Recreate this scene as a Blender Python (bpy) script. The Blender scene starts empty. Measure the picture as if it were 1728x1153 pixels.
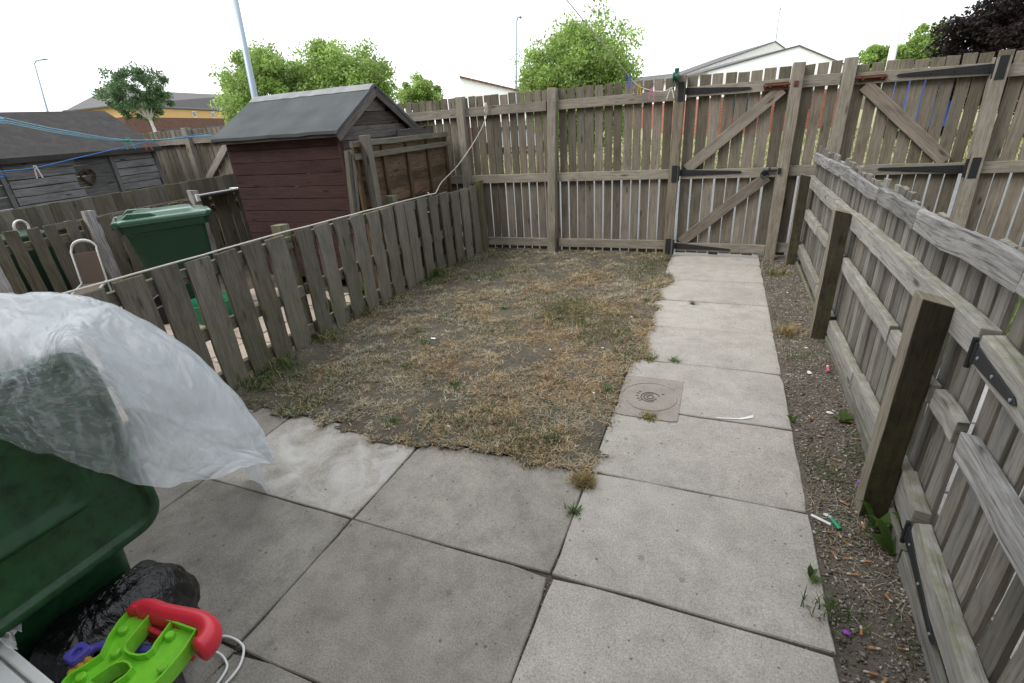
import bpy, bmesh, math, random
import numpy as np
from mathutils import Vector, Matrix
random.seed(7); RNG = np.random.default_rng(11)
R = math.radians
S = bpy.context.scene
COL = S.collection

# ------------------------------------------------------------------ camera
CP, CY, CR = 0.42760, 0.40990, -0.0750
CAM = Vector((0.4341, -1.1987, 1.5255))
fw = Vector((-math.sin(CY)*math.cos(CP), math.cos(CY)*math.cos(CP), -math.sin(CP)))
rt = Vector((math.cos(CY), math.sin(CY), 0)); up = rt.cross(fw)
rt, up = rt*math.cos(CR)+up*math.sin(CR), up*math.cos(CR)-rt*math.sin(CR)
cd = bpy.data.cameras.new("camera"); cam = bpy.data.objects.new("camera", cd); COL.objects.link(cam)
cam.matrix_world = Matrix(((rt.x, up.x, -fw.x, CAM.x), (rt.y, up.y, -fw.y, CAM.y), (rt.z, up.z, -fw.z, CAM.z), (0, 0, 0, 1)))
cd.sensor_width = 36.0; cd.lens = 36.0*825.9/1728; cd.clip_start = 0.02; cd.clip_end = 2000
S.camera = cam

# ------------------------------------------------------------------ sky, sun, exposure
SUN_EL, SUN_AZ = R(47), R(230)          # azimuth measured clockwise from +Y
W = bpy.data.worlds.new("World"); S.world = W; W.use_nodes = True
wt = W.node_tree; wt.nodes.clear()
def wn(t): return wt.nodes.new(t)
sky = wn('ShaderNodeTexSky'); sky.sky_type = 'NISHITA'; sky.sun_disc = False
sky.sun_elevation = SUN_EL; sky.sun_rotation = SUN_AZ; sky.air_density = 1.2; sky.dust_density = 3.0
tc = wn('ShaderNodeTexCoord'); sep = wn('ShaderNodeSeparateXYZ'); wt.links.new(tc.outputs['Generated'], sep.inputs[0])
cn = wn('ShaderNodeTexNoise'); cn.inputs['Scale'].default_value = 2.6; cn.inputs['Detail'].default_value = 7; cn.inputs['Roughness'].default_value = .6
mp = wn('ShaderNodeMapping'); mp.inputs['Scale'].default_value = (1, 1, 3.2); wt.links.new(tc.outputs['Generated'], mp.inputs[0]); wt.links.new(mp.outputs[0], cn.inputs['Vector'])
cr = wn('ShaderNodeValToRGB'); cr.color_ramp.elements[0].position = .36; cr.color_ramp.elements[0].color = (.40, .40, .40, 1)
cr.color_ramp.elements[1].position = .60; cr.color_ramp.elements[1].color = (.97, .97, .97, 1)
cx = wn('ShaderNodeMath'); cx.operation = 'MULTIPLY_ADD'; wt.links.new(sep.outputs[0], cx.inputs[0]); cx.inputs[1].default_value = -.20; cx.inputs[2].default_value = .05
ca_ = wn('ShaderNodeMath'); ca_.operation = 'ADD'; wt.links.new(cn.outputs['Fac'], ca_.inputs[0]); wt.links.new(cx.outputs[0], ca_.inputs[1]); wt.links.new(ca_.outputs[0], cr.inputs[0])
mixc = wn('ShaderNodeMix'); mixc.data_type = 'RGBA'
wt.links.new(cr.outputs[0], mixc.inputs['Factor']); wt.links.new(sky.outputs[0], mixc.inputs['A'])
mixc.inputs['B'].default_value = (11.6, 12.0, 12.3, 1)      # the cloud sheet, as bright as a thin overcast in the sky's own units
bg = wn('ShaderNodeBackground'); bg.inputs['Strength'].default_value = .10
wt.links.new(mixc.outputs['Result'], bg.inputs[0])
wo = wn('ShaderNodeOutputWorld'); wt.links.new(bg.outputs[0], wo.inputs[0])
sl = bpy.data.lights.new("sun", 'SUN'); sl.energy = 1.45; sl.angle = R(26); sl.color = (1, .96, .9)
so = bpy.data.objects.new("sun", sl); COL.objects.link(so)
sd = Vector((math.sin(SUN_AZ)*math.cos(SUN_EL), math.cos(SUN_AZ)*math.cos(SUN_EL), math.sin(SUN_EL)))
so.rotation_euler = sd.to_track_quat('Z', 'Y').to_euler(); so.location = (0, 0, 12)
S.view_settings.view_transform = 'Standard'; S.view_settings.look = 'None'
S.view_settings.exposure = 0.74; S.view_settings.gamma = 1.0; S.view_settings.use_curve_mapping = False
S.render.engine = 'CYCLES'
S.cycles.use_denoising = True
S.cycles.max_bounces = 8; S.cycles.transparent_max_bounces = 12

# ------------------------------------------------------------------ helpers
def V(*a): return Vector(a)
def hashn(ix, iy, s):
    n = (ix*374761393+iy*668265263+s*974634777) & 0x7fffffff
    n = ((n ^ (n >> 13))*1274126177) & 0x7fffffff
    return ((n ^ (n >> 16)) & 0xffff)/65535.0
def vnoise(x, y, s=0):
    x = np.asarray(x, float); y = np.asarray(y, float)
    ix = np.floor(x).astype(np.int64); iy = np.floor(y).astype(np.int64); fx = x-ix; fy = y-iy
    fx = fx*fx*(3-2*fx); fy = fy*fy*(3-2*fy)
    a = hashn(ix, iy, s); b = hashn(ix+1, iy, s); c = hashn(ix, iy+1, s); d = hashn(ix+1, iy+1, s)
    return (a*(1-fx)+b*fx)*(1-fy)+(c*(1-fx)+d*fx)*fy
def fbm(x, y, s=0, o=4):
    t = 0; a = .5; n = 0
    for i in range(o):
        t = t+a*vnoise(x*2**i, y*2**i, s+i*17); n += a; a *= .5
    return t/n

def set_props(o, label=None, cat=None, group=None, kind=None):
    if label: o['label'] = label
    if cat: o['category'] = cat
    if group: o['group'] = group
    if kind: o['kind'] = kind
    return o
def thing(name, label, cat, loc=(0, 0, 0), rz=0, group=None):
    o = bpy.data.objects.new(name, None); COL.objects.link(o); o.location = loc; o.rotation_euler = (0, 0, rz)
    o.empty_display_size = .1
    return set_props(o, label, cat, group)
def world_loc(o):
    p = Vector(o.location)
    while o.parent: o = o.parent; p += Vector(o.location)
    return p
def finish(o, bevel=0, smooth=None, subsurf=0):
    if subsurf:
        m = o.modifiers.new('sub', 'SUBSURF'); m.levels = subsurf; m.render_levels = subsurf
    if bevel:
        m = o.modifiers.new('bevel', 'BEVEL'); m.width = bevel; m.segments = 2; m.limit_method = 'ANGLE'; m.angle_limit = R(40)
    if smooth: o.data.polygons.foreach_set('use_smooth', [True]*len(o.data.polygons))
    return o

class MB:
    """collects boards, tubes, prisms and lathes; build() links them as ONE mesh"""
    def __init__(s): s.v = []; s.f = []; s.uv = []; s.c = []
    def face(s, idx, uvs, col): s.f.append(list(idx)); s.uv += uvs; s.c += [tuple(col)+(1,)]*len(idx) if not isinstance(col, list) else [tuple(c)+(1,) for c in col]
    def plank(s, p0, p1, wdir, w, t, n=5, jit=.0015, tint=None, grey=None, moss=(0, 0), warp=.002, taper=None, jend=0., ft={}):
        """a board from p0 to p1, w wide along wdir and t thick; UV u runs with the grain"""
        p0 = Vector(p0); p1 = Vector(p1); d = p1-p0; L = d.length; d.normalize()
        wv = Vector(wdir); wv = (wv-d*wv.dot(d)).normalized(); tv = d.cross(wv)
        tint = random.uniform(.26, .76) if tint is None else tint; grey = random.random() if grey is None else grey
        ru, rv = random.uniform(0, 40), random.uniform(0, 40); b = len(s.v)
        bw, bt = random.uniform(-warp, warp), random.uniform(-warp, warp)
        for i in range(n+1):
            k = i/n; ww = w*(1 if taper is None else 1+(taper-1)*k)
            c = p0+d*L*k+wv*(bw*math.sin(k*3.14)+random.uniform(-jit, jit)*.5)+tv*(bt*math.sin(k*3.14))
            for a, e in ((-1, -1), (1, -1), (1, 1), (-1, 1)):
                q = c+wv*(a*ww/2+random.uniform(-jit, jit))+tv*(e*t/2+random.uniform(-jit, jit)*.5)
                if i in (0, n) and jend: q += d*random.uniform(-jend, jend)
                s.v.append(q)
        vs = [0, w, w+t, 2*w+t, 2*w+2*t]
        for i in range(n):
            m0 = moss[0]+(moss[1]-moss[0])*i/n; m1 = moss[0]+(moss[1]-moss[0])*(i+1)/n
            for j in range(4):
                a = b+i*4+j; e = b+i*4+(j+1) % 4
                u0, u1 = ru+L*i/n, ru+L*(i+1)/n; T, G = ft.get(j, (tint, grey))
                s.face((a, e, e+4, a+4), [(u0, rv+vs[j]), (u0, rv+vs[j+1]), (u1, rv+vs[j+1]), (u1, rv+vs[j])], [(T, G, m0), (T, G, m0), (T, G, m1), (T, G, m1)])
        s.face((b+3, b+2, b+1, b), [(ru, rv), (ru, rv+w), (ru+t, rv+w), (ru+t, rv)], (tint*.9, grey, moss[0]))
        e = b+n*4
        s.face((e, e+1, e+2, e+3), [(ru, rv), (ru, rv+w), (ru+t, rv+w), (ru+t, rv)], (tint*.9, grey, moss[1]))
        return s
    def box(s, c, size, rz=0, col=(.5, .5, 0), M=None):
        M = M or Matrix.Rotation(rz, 3, 'Z'); c = Vector(c); b = len(s.v)
        for x, y, z in ((-1, -1, -1), (1, -1, -1), (1, 1, -1), (-1, 1, -1), (-1, -1, 1), (1, -1, 1), (1, 1, 1), (-1, 1, 1)):
            s.v.append(c+M @ Vector((x*size[0]/2, y*size[1]/2, z*size[2]/2)))
        sx, sy, sz = size
        for q, (a, e) in (((3, 2, 1, 0), (sx, sy)), ((4, 5, 6, 7), (sx, sy)), ((0, 1, 5, 4), (sx, sz)), ((1, 2, 6, 5), (sy, sz)), ((2, 3, 7, 6), (sx, sz)), ((3, 0, 4, 7), (sy, sz))):
            s.face([b+i for i in q], [(0, 0), (a, 0), (a, e), (0, e)], col)
        return s
    def tube(s, pts, r, n=8, col=(.5, .5, 0), cap=True, flat=1.0, flatdir=None):
        pts = [Vector(p) for p in pts]; rs = r if isinstance(r, (list, tuple)) else [r]*len(pts); b = len(s.v); N = len(pts)
        ref = None
        for i, p in enumerate(pts):
            d = (pts[min(i+1, N-1)]-pts[max(i-1, 0)]).normalized()
            if flatdir is not None: ref = Vector(flatdir)
            elif ref is None: ref = Vector((0, 0, 1)) if abs(d.z) < .9 else Vector((1, 0, 0))
            a = (ref-d*ref.dot(d)).normalized(); e = d.cross(a); ref = a
            for j in range(n):
                t = 6.28319*j/n; s.v.append(p+a*(rs[i]*math.cos(t)*flat)+e*(rs[i]*math.sin(t)))
        for i in range(N-1):
            for j in range(n):
                k = (j+1) % n
                s.face((b+i*n+j, b+i*n+k, b+(i+1)*n+k, b+(i+1)*n+j), [(i*.1, j/n), (i*.1, (j+1)/n), (i*.1+.1, (j+1)/n), (i*.1+.1, j/n)], col)
        if cap:
            s.face([b+j for j in range(n)][::-1], [(0, 0)]*n, col); s.face([b+(N-1)*n+j for j in range(n)], [(0, 0)]*n, col)
        return s
    def rings(s, rings, col=(.5, .5, 0), cap=True, closed=True, cols=None):
        """loft through rings of equal point count"""
        b = len(s.v); n = len(rings[0])
        for r in rings: s.v += [Vector(p) for p in r]
        for i in range(len(rings)-1):
            for j in range(n if closed else n-1):
                k = (j+1) % n
                s.face((b+i*n+j, b+i*n+k, b+(i+1)*n+k, b+(i+1)*n+j), [(j/n, i), ((j+1)/n, i), ((j+1)/n, i+1), (j/n, i+1)], col if cols is None else [cols[i], cols[i], cols[i+1], cols[i+1]])
        if cap:
            s.face([b+j for j in range(n)][::-1], [(0, 0)]*n, col); s.face([b+(len(rings)-1)*n+j for j in range(n)], [(0, 0)]*n, col if cols is None else cols[-1])
        return s
    def prism(s, poly, h0, h1, col=(.5, .5, 0), M=None):
        M = M or Matrix.Identity(4)
        return s.rings([[M @ Vector((x, y, h0)) for x, y in poly], [M @ Vector((x, y, h1)) for x, y in poly]], col)
    def poly(s, pts, col=(.5, .5, 0), uv=None):
        b = len(s.v); s.v += [Vector(p) for p in pts]; s.face(range(b, b+len(pts)), uv or [(p[0], p[1]) for p in pts], col); return s
    def lathe(s, prof, c, n=20, axis='Z', col=(.5, .5, 0)):
        c = Vector(c); A = {'Z': Matrix.Identity(3), 'X': Matrix.Rotation(R(90), 3, 'Y'), 'Y': Matrix.Rotation(R(-90), 3, 'X')}[axis]
        return s.rings([[c+A @ Vector((r*math.cos(6.28319*j/n), r*math.sin(6.28319*j/n), z)) for j in range(n)] for r, z in prof], col)
    def build(s, name, mat, parent=None, bevel=0, smooth=False, local=False, subsurf=0):
        vs = [Vector(v) for v in s.v]; base = Vector((0, 0, 0))
        if not local:
            if parent is not None: base = world_loc(parent)
            else:
                xs = [v.x for v in vs]; ys = [v.y for v in vs]; zs = [v.z for v in vs]
                base = Vector(((min(xs)+max(xs))/2, (min(ys)+max(ys))/2, min(zs)))
        me = bpy.data.meshes.new(name); me.from_pydata([v-base for v in vs], [], s.f)
        uvl = me.uv_layers.new(name='UVMap'); uvl.data.foreach_set('uv', [x for u in s.uv for x in u])
        ca = me.color_attributes.new('tint', 'FLOAT_COLOR', 'CORNER'); ca.data.foreach_set('color', [x for c in s.c for x in c])
        me.materials.append(mat); me.update()
        o = bpy.data.objects.new(name, me); COL.objects.link(o)
        if parent is not None: o.parent = parent
        elif not local: o.location = base
        return finish(o, bevel, smooth, subsurf)

def mesh_np(name, verts, faces, mat, cols=None, parent=None, smooth=False):
    """a big mesh straight from numpy; faces all of one size; cols one colour per face"""
    me = bpy.data.meshes.new(name); n = faces.shape[1]
    me.vertices.add(len(verts)); me.vertices.foreach_set('co', np.ascontiguousarray(verts, dtype=np.float32).ravel())
    me.loops.add(faces.size); me.loops.foreach_set('vertex_index', faces.ravel().astype(np.int32))
    me.polygons.add(len(faces)); me.polygons.foreach_set('loop_start', np.arange(0, faces.size, n, dtype=np.int32))
    me.update(calc_edges=True)
    if cols is not None:
        ca = me.color_attributes.new('tint', 'FLOAT_COLOR', 'CORNER')
        c4 = np.concatenate([cols, np.ones((len(cols), 1))], 1); ca.data.foreach_set('color', np.repeat(c4, n, 0).astype(np.float32).ravel())
    if smooth: me.polygons.foreach_set('use_smooth', np.ones(len(faces), bool))
    me.materials.append(mat); me.validate()
    o = bpy.data.objects.new(name, me); COL.objects.link(o)
    if parent is not None: o.parent = parent
    return o

# ------------------------------------------------------------------ materials
class NT:
    def __init__(s, name):
        s.m = bpy.data.materials.new(name); s.m.use_nodes = True; s.t = s.m.node_tree; s.t.nodes.clear()
        s.out = s.n('ShaderNodeOutputMaterial'); s.b = s.n('ShaderNodeBsdfPrincipled'); s.l(s.b.outputs[0], s.out.inputs[0])
    def n(s, t, **k):
        x = s.t.nodes.new(t)
        for a, v in k.items(): setattr(x, a, v)
        return x
    def l(s, a, b): s.t.links.new(a, b)
    def val(s, x, sock):
        if isinstance(x, bpy.types.NodeSocket): s.l(x, sock)
        else: sock.default_value = (*x, 1) if isinstance(x, tuple) and len(x) == 3 and sock.type == 'RGBA' else x
    def math(s, op, a, b=0.0, clamp=False):
        x = s.n('ShaderNodeMath', operation=op, use_clamp=clamp); s.val(a, x.inputs[0]); s.val(b, x.inputs[1]); return x.outputs[0]
    def mix(s, f, a, b, blend='MIX'):
        x = s.n('ShaderNodeMix', data_type='RGBA', blend_type=blend); s.val(f, x.inputs['Factor']); s.val(a, x.inputs['A']); s.val(b, x.inputs['B']); return x.outputs['Result']
    def noise(s, vec, scale, detail=4, rough=.55, dist=0):
        x = s.n('ShaderNodeTexNoise'); x.inputs['Scale'].default_value = scale; x.inputs['Detail'].default_value = detail
        x.inputs['Roughness'].default_value = rough; x.inputs['Distortion'].default_value = dist
        if vec is not None: s.l(vec, x.inputs['Vector'])
        return x.outputs['Fac']
    def voro(s, vec, scale, feature='F1', out='Distance'):
        x = s.n('ShaderNodeTexVoronoi', feature=feature); x.inputs['Scale'].default_value = scale; s.l(vec, x.inputs['Vector']); return x.outputs[out]
    def ramp(s, f, stops):
        x = s.n('ShaderNodeValToRGB'); e = x.color_ramp.elements
        while len(e) < len(stops): e.new(.5)
        for i, (p, c) in enumerate(stops):
            e[i].position = p; e[i].color = (c, c, c, 1) if not isinstance(c, tuple) else (*c, 1)
        s.l(f, x.inputs[0]); return x.outputs[0]
    def scale(s, vec, v):
        x = s.n('ShaderNodeVectorMath', operation='MULTIPLY'); s.l(vec, x.inputs[0]); x.inputs[1].default_value = v; return x.outputs[0]
    def bump(s, h, strength=.4, dist=.01):
        x = s.n('ShaderNodeBump'); x.inputs['Strength'].default_value = strength; x.inputs['Distance'].default_value = dist; s.l(h, x.inputs['Height']); s.l(x.outputs[0], s.b.inputs['Normal'])
    def pos(s): return s.n('ShaderNodeNewGeometry').outputs['Position']
    def obj(s): return s.n('ShaderNodeTexCoord').outputs['Object']
    def uv(s): return s.n('ShaderNodeTexCoord').outputs['UV']
    def tint(s):
        a = s.n('ShaderNodeAttribute', attribute_name='tint'); x = s.n('ShaderNodeSeparateColor'); s.l(a.outputs['Color'], x.inputs[0]); return x.outputs, a.outputs['Color']
    def set(s, col=None, rough=.8, spec=.3, metal=0, **k):
        if col is not None: s.val(col, s.b.inputs['Base Color'])
        s.val(rough, s.b.inputs['Roughness']); s.b.inputs['Specular IOR Level'].default_value = spec; s.b.inputs['Metallic'].default_value = metal
        return s.m

def wood(name, dark, light, greyed, moss=(.16, .17, .05), mossk=1.0, rough=.85, bump=.5, stain=None, grain=1.0):
    t = NT(name); uv = t.uv(); rgb, _ = t.tint()
    g1 = t.noise(t.scale(uv, (5, 95, 1)), 1, 6, .62, .8); g2 = t.noise(t.scale(uv, (1.3, 22, 1)), 1, 5, .6, 1.6)
    blot = t.noise(t.scale(uv, (3.2, 9, 1)), 1, 5, .6, .3); fine = t.noise(t.scale(uv, (22, 420, 1)), 1, 3, .6)
    base = t.mix(t.ramp(g2, [(.25, 0.), (.75, 1.)]), dark, light)
    base = t.mix(t.math('MULTIPLY', rgb['Green'], .85), base, t.mix(g2, tuple(c*.72 for c in greyed), greyed))
    base = t.mix(1.0, base, t.ramp(g1, [(.28, 1-.52*grain), (.52, 1.), (.75, 1+.18*grain)]), 'MULTIPLY')
    base = t.mix(1.0, base, t.ramp(fine, [(.3, .82), (.65, 1.08)]), 'MULTIPLY')
    base = t.mix(1.0, base, t.ramp(blot, [(.2, .58), (.5, 1.), (.85, 1.22)]), 'MULTIPLY')
    kv = t.voro(t.scale(uv, (2.6, 9.5, 1)), 1)
    base = t.mix(t.math('MULTIPLY', t.ramp(kv, [(.06, 1.), (.15, 0.)]), .85), base, tuple(c*.28 for c in dark))
    crack = t.noise(t.scale(uv, (1.6, 70, 1)), 1, 2, .5, .5)
    base = t.mix(t.ramp(crack, [(.74, 0.), (.80, .75)]), base, tuple(c*.25 for c in dark))
    br = t.math('ADD', t.math('MULTIPLY', rgb['Red'], 1.3), .38)
    cb = t.n('ShaderNodeCombineColor'); [t.l(br, cb.inputs[i]) for i in range(3)]
    base = t.mix(1.0, base, cb.outputs[0], 'MULTIPLY')
    mn = t.noise(t.pos(), 17, 5, .65); nz = t.n('ShaderNodeSeparateXYZ'); t.l(t.n('ShaderNodeNewGeometry').outputs['Normal'], nz.inputs[0])
    upf = t.math('MULTIPLY', t.math('MAXIMUM', nz.outputs['Z'], 0.), .55*mossk)
    mf = t.math('MULTIPLY', t.math('ADD', rgb['Blue'], upf), t.ramp(mn, [(.36, 0.), (.62, 1.)]), True)
    base = t.mix(t.math('MULTIPLY', mf, .85), base, t.mix(t.noise(t.pos(), 60, 3), tuple(c*.55 for c in moss), tuple(min(1, c*1.4) for c in moss)))
    h = t.math('ADD', t.math('MULTIPLY', g1, .7), t.math('ADD', t.math('MULTIPLY', fine, .25), t.math('MULTIPLY', t.ramp(crack, [(.72, 0.), (.8, 1.)]), -.8)))
    t.bump(h, bump, .004)
    return t.set(base, rough, .2)

def plain(name, col, rough=.5, spec=.4, metal=0, var=.25, scale=9, bump=0, dirt=None, dirtk=.4):
    t = NT(name); o = t.obj(); n = t.noise(o, scale, 5, .6)
    c = t.mix(n, tuple(x*(1-var) for x in col), tuple(min(1, x*(1+var)) for x in col))
    if dirt is not None:
        d = t.ramp(t.noise(o, scale*2.3, 6, .7), [(.45, 0.), (.7, dirtk)]); c = t.mix(d, c, dirt)
    if bump: t.bump(t.noise(o, scale*8, 3), bump, .003)
    return t.set(c, t.math('ADD', t.math('MULTIPLY', n, .2), rough-.1), spec, metal)

M_BACK = wood('fence_wood_brown', (.178, .143, .119), (.285, .243, .208), (.295, .27, .244), mossk=.9)
M_LEFT = wood('fence_wood_grey', (.11, .094, .08), (.205, .182, .159), (.23, .211, .19), mossk=1.1)
M_RIGHT = wood('fence_wood_weathered', (.16, .143, .129), (.28, .258, .236), (.34, .329, .314), mossk=.7)
M_BLEACH = wood('bleached_wood', (.15, .142, .135), (.37, .358, .345), (.36, .352, .345), moss=(.08, .078, .07), mossk=.5, bump=.9, grain=1.6)
M_NEIGH = wood('neighbour_wood', (.10, .085, .065), (.175, .152, .122), (.185, .172, .15), mossk=1.0)
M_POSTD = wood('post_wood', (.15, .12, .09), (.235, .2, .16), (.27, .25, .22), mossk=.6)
M_SHEDRED = wood('maroon_boards', (.042, .023, .021), (.070, .035, .031), (.064, .04, .037), moss=(.07, .05, .045), mossk=0, grain=.9)
M_SHEDDK = wood('weathered_gable_boards', (.045, .032, .026), (.12, .098, .085), (.21, .195, .18), mossk=.2, grain=1.6, bump=.9)
M_PANEL = wood('old_panel_boards', (.085, .05, .03), (.19, .12, .075), (.14, .11, .085), mossk=.6, grain=1.5, bump=.9)
M_GSHED = wood('grey_shed_boards', (.10, .097, .094), (.205, .2, .195), (.23, .228, .226), moss=(.1, .1, .09), mossk=.1, grain=1.2)
M_IRON = plain('black_iron', (.018, .019, .022), .55, .4, 0, .3, 30, .2)
M_RUST = plain('rusty_iron', (.13, .05, .03), .8, .2, 0, .6, 60, .4, (.03, .02, .018), .8)
M_STEEL = plain('galvanised_steel', (.30, .36, .42), .45, .5, .3, .1, 4)
M_ROPE = plain('white_rope', (.62, .6, .55), .85, .2, 0, .2, 70, .3, (.3, .28, .24), .5)
M_CABLE = plain('white_cable', (.72, .72, .7), .4, .4, 0, .08, 10, 0, (.4, .38, .35), .2)
M_BLUEL = plain('blue_cord', (.05, .2, .48), .6, .3, 0, .25, 40)
M_TEALL = plain('pale_blue_cord', (.2, .38, .46), .6, .3, 0, .25, 40)

# ------------------------------------------------------------------ ground materials
def concrete(name, dark, light, stain=0.35, speck=.5):
    t = NT(name); p = t.pos(); rgb, _ = t.tint()
    n1 = t.noise(p, 2.4, 7, .66, .8); n2 = t.noise(p, 9, 6, .65); n3 = t.noise(p, 160, 3, .7); n4 = t.noise(p, 480, 2, .6)
    c = t.mix(t.ramp(n1, [(.3, 0.), (.7, 1.)]), dark, light)
    c = t.mix(1.0, c, t.ramp(n2, [(.2, 1-stain), (.55, 1.), (.8, 1.1)]), 'MULTIPLY')
    c = t.mix(1.0, c, t.ramp(n3, [(.25, .60), (.5, 1.), (.75, 1.30)]), 'MULTIPLY')
    c = t.mix(1.0, c, t.ramp(n4, [(.3, .72), (.6, 1.1)]), 'MULTIPLY')
    br = t.math('ADD', rgb['Red'], .5); cb = t.n('ShaderNodeCombineColor'); t.l(br, cb.inputs[0]); t.l(br, cb.inputs[1]); t.l(t.math('MULTIPLY', br, .985), cb.inputs[2])
    c = t.mix(1.0, c, cb.outputs[0], 'MULTIPLY')
    v = t.n('ShaderNodeTexVoronoi'); v.inputs['Scale'].default_value = 34; t.l(p, v.inputs['Vector'])      # dark grit and gum spots, a few of the cells
    sc = t.n('ShaderNodeSeparateColor'); t.l(v.outputs['Color'], sc.inputs[0])
    sp = t.math('MULTIPLY', t.math('LESS_THAN', v.outputs['Distance'], t.math('MULTIPLY', sc.outputs['Green'], .22)), t.math('GREATER_THAN', sc.outputs['Red'], .74))
    c = t.mix(t.math('MULTIPLY', sp, speck), c, (.06, .052, .045))
    v2 = t.n('ShaderNodeTexVoronoi'); v2.inputs['Scale'].default_value = 6.5; t.l(p, v2.inputs['Vector'])
    s2 = t.n('ShaderNodeSeparateColor'); t.l(v2.outputs['Color'], s2.inputs[0])
    gum = t.math('MULTIPLY', t.math('LESS_THAN', v2.outputs['Distance'], .085), t.math('GREATER_THAN', s2.outputs['Red'], .72))
    c = t.mix(t.math('MULTIPLY', gum, .42), c, (.10, .095, .088))
    # pale limescale / plaster marks where the blue channel is painted
    lm = t.math('MULTIPLY', rgb['Blue'], t.ramp(t.noise(p, 4.2, 6, .62, 1.2), [(.42, 0.), (.72, 1.)]), True)
    c = t.mix(t.math('MULTIPLY', lm, .9), c, (.50, .49, .47))
    h = t.math('ADD', n3, t.math('MULTIPLY', n4, .6)); t.bump(h, .35, .002)
    return t.set(c, .86, .25)
M_PATH = concrete('path_concrete', (.352, .327, .300), (.445, .416, .382), .24, .6)
M_PATIO = concrete('patio_concrete', (.225, .207, .184), (.332, .308, .275), .36, .6)
M_NPATIO = concrete('neighbour_paving', (.44, .35, .28), (.54, .46, .40), .2)
M_PAVE = concrete('pavement_concrete', (.15, .152, .155), (.185, .187, .19), .2, .2)
M_RPAVE = concrete('right_paving', (.42, .41, .39), (.5, .49, .47), .2, .3)

def soil(name, a, b, c2):
    t = NT(name); p = t.pos(); rgb, col = t.tint()
    n1 = t.noise(p, 3.5, 6, .65); n2 = t.noise(p, 70, 5, .75)
    c = t.mix(t.ramp(n1, [(.3, 0.), (.7, 1.)]), a, b); c = t.mix(t.ramp(t.noise(p, 28, 6, .7, 1.), [(.5, 0.), (.72, .8)]), c, c2)
    c = t.mix(1.0, c, t.ramp(n2, [(.25, .5), (.55, 1.), (.8, 1.3)]), 'MULTIPLY'); t.bump(n2, .8, .012)
    return t.set(c, .95, .1)
M_SOIL = soil('dry_soil', (.085, .074, .058), (.14, .125, .10), (.17, .145, .10))
M_CHIP = soil('chip_bed', (.10, .088, .073), (.165, .146, .122), (.19, .165, .135))
M_EARTH = soil('earth', (.09, .09, .05), (.12, .13, .06), (.13, .12, .07))
def leafmat(name, trans=.35, rough=.6, vary=.3):
    t = NT(name); _, col = t.tint(); n = t.noise(t.pos(), 7, 2)
    c = t.mix(1.0, col, t.ramp(n, [(.2, 1-vary), (.8, 1+vary)]), 'MULTIPLY')
    t.set(c, rough, .25)
    tr = t.n('ShaderNodeBsdfTranslucent'); t.l(c, tr.inputs[0]); ms = t.n('ShaderNodeMixShader'); ms.inputs[0].default_value = trans
    t.l(t.b.outputs[0], ms.inputs[1]); t.l(tr.outputs[0], ms.inputs[2]); t.l(ms.outputs[0], t.out.inputs[0])
    return t.m
M_BLADE = leafmat('grass_blades', .25, .7, .15)
M_LEAF = leafmat('leaves', .5, .5, .2)
M_CHIPS = leafmat('stone_chips', 0, .9, .25)

# ------------------------------------------------------------------ the setting
def sheet(name, x0, x1, y0, y1, z, mat, nx=2, ny=2):
    xs = np.linspace(x0, x1, nx); ys = np.linspace(y0, y1, ny); X, Y = np.meshgrid(xs, ys)
    v = np.stack([X.ravel(), Y.ravel(), np.full(X.size, z)], 1)
    i = np.arange(nx*ny).reshape(ny, nx); f = np.stack([i[:-1, :-1].ravel(), i[:-1, 1:].ravel(), i[1:, 1:].ravel(), i[1:, :-1].ravel()], 1)
    o = mesh_np(name, v, f, mat, np.tile([.5, .5, 0], (len(f), 1))); o['kind'] = 'structure'; return o
sheet('ground', -600, 600, -200, 900, -.075, M_EARTH)
sheet('pavement', -60, 60, 4.62, 12.2, -.02, M_PAVE)

def slab_rows(name, mat, slabs, gap=.0035, z=0.0):
    """concrete flags with worn edges; slabs = (x0, x1, y0, y1, tint, lime)"""
    m = MB()
    for x0, x1, y0, y1, ti, li in slabs:
        tz = random.uniform(-.003, .002); tx, ty = random.uniform(-.002, .002), random.uniform(-.002, .002)
        b = len(m.v); N = 6
        pts = []
        for i in range(N): pts.append((x0+gap+(x1-x0-2*gap)*i/N, y0+gap))
        for i in range(N): pts.append((x1-gap, y0+gap+(y1-y0-2*gap)*i/N))
        for i in range(N): pts.append((x1-gap-(x1-x0-2*gap)*i/N, y1-gap))
        for i in range(N): pts.append((x0+gap, y1-gap-(y1-y0-2*gap)*i/N))
        cx, cy = (x0+x1)/2, (y0+y1)/2
        pts = [(x+random.uniform(-.003, .003), y+random.uniform(-.003, .003)) for x, y in pts]
        for ci in (0, N, 2*N, 3*N):                 # knocked off corners
            if random.random() < .5: k_ = random.uniform(.01, .03); x, y = pts[ci]; pts[ci] = (x-(x-cx)*k_, y-(y-cy)*k_*1.5)
        def zz(x, y): return z+tz+(x-cx)*tx*2+(y-cy)*ty*2
        def inset(d): return [(x-math.copysign(min(d, abs(x-cx)), x-cx), y-math.copysign(min(d, abs(y-cy)), y-cy), zz(x, y)) for x, y in pts]
        g_ = random.uniform(.04, .10); c0 = (ti-g_-.02, .5, li*.4); c1 = (ti-g_, .5, li*.5); c2 = (ti-.02, .5, li)
        m.rings([[(x, y, z-.05) for x, y in pts], [(x, y, zz(x, y)-.004) for x, y in pts], inset(.004), inset(.03), inset(.09)], cols=[c0, c0, c1, c2, (ti, .5, li)])
    o = m.build(name, mat); o['kind'] = 'structure'; return o
ps = [(0.0, .896, -.6+.6*i, .6*i, random.uniform(.44, .58), random.uniform(0, .12)) for i in range(-1, 8)]
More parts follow.
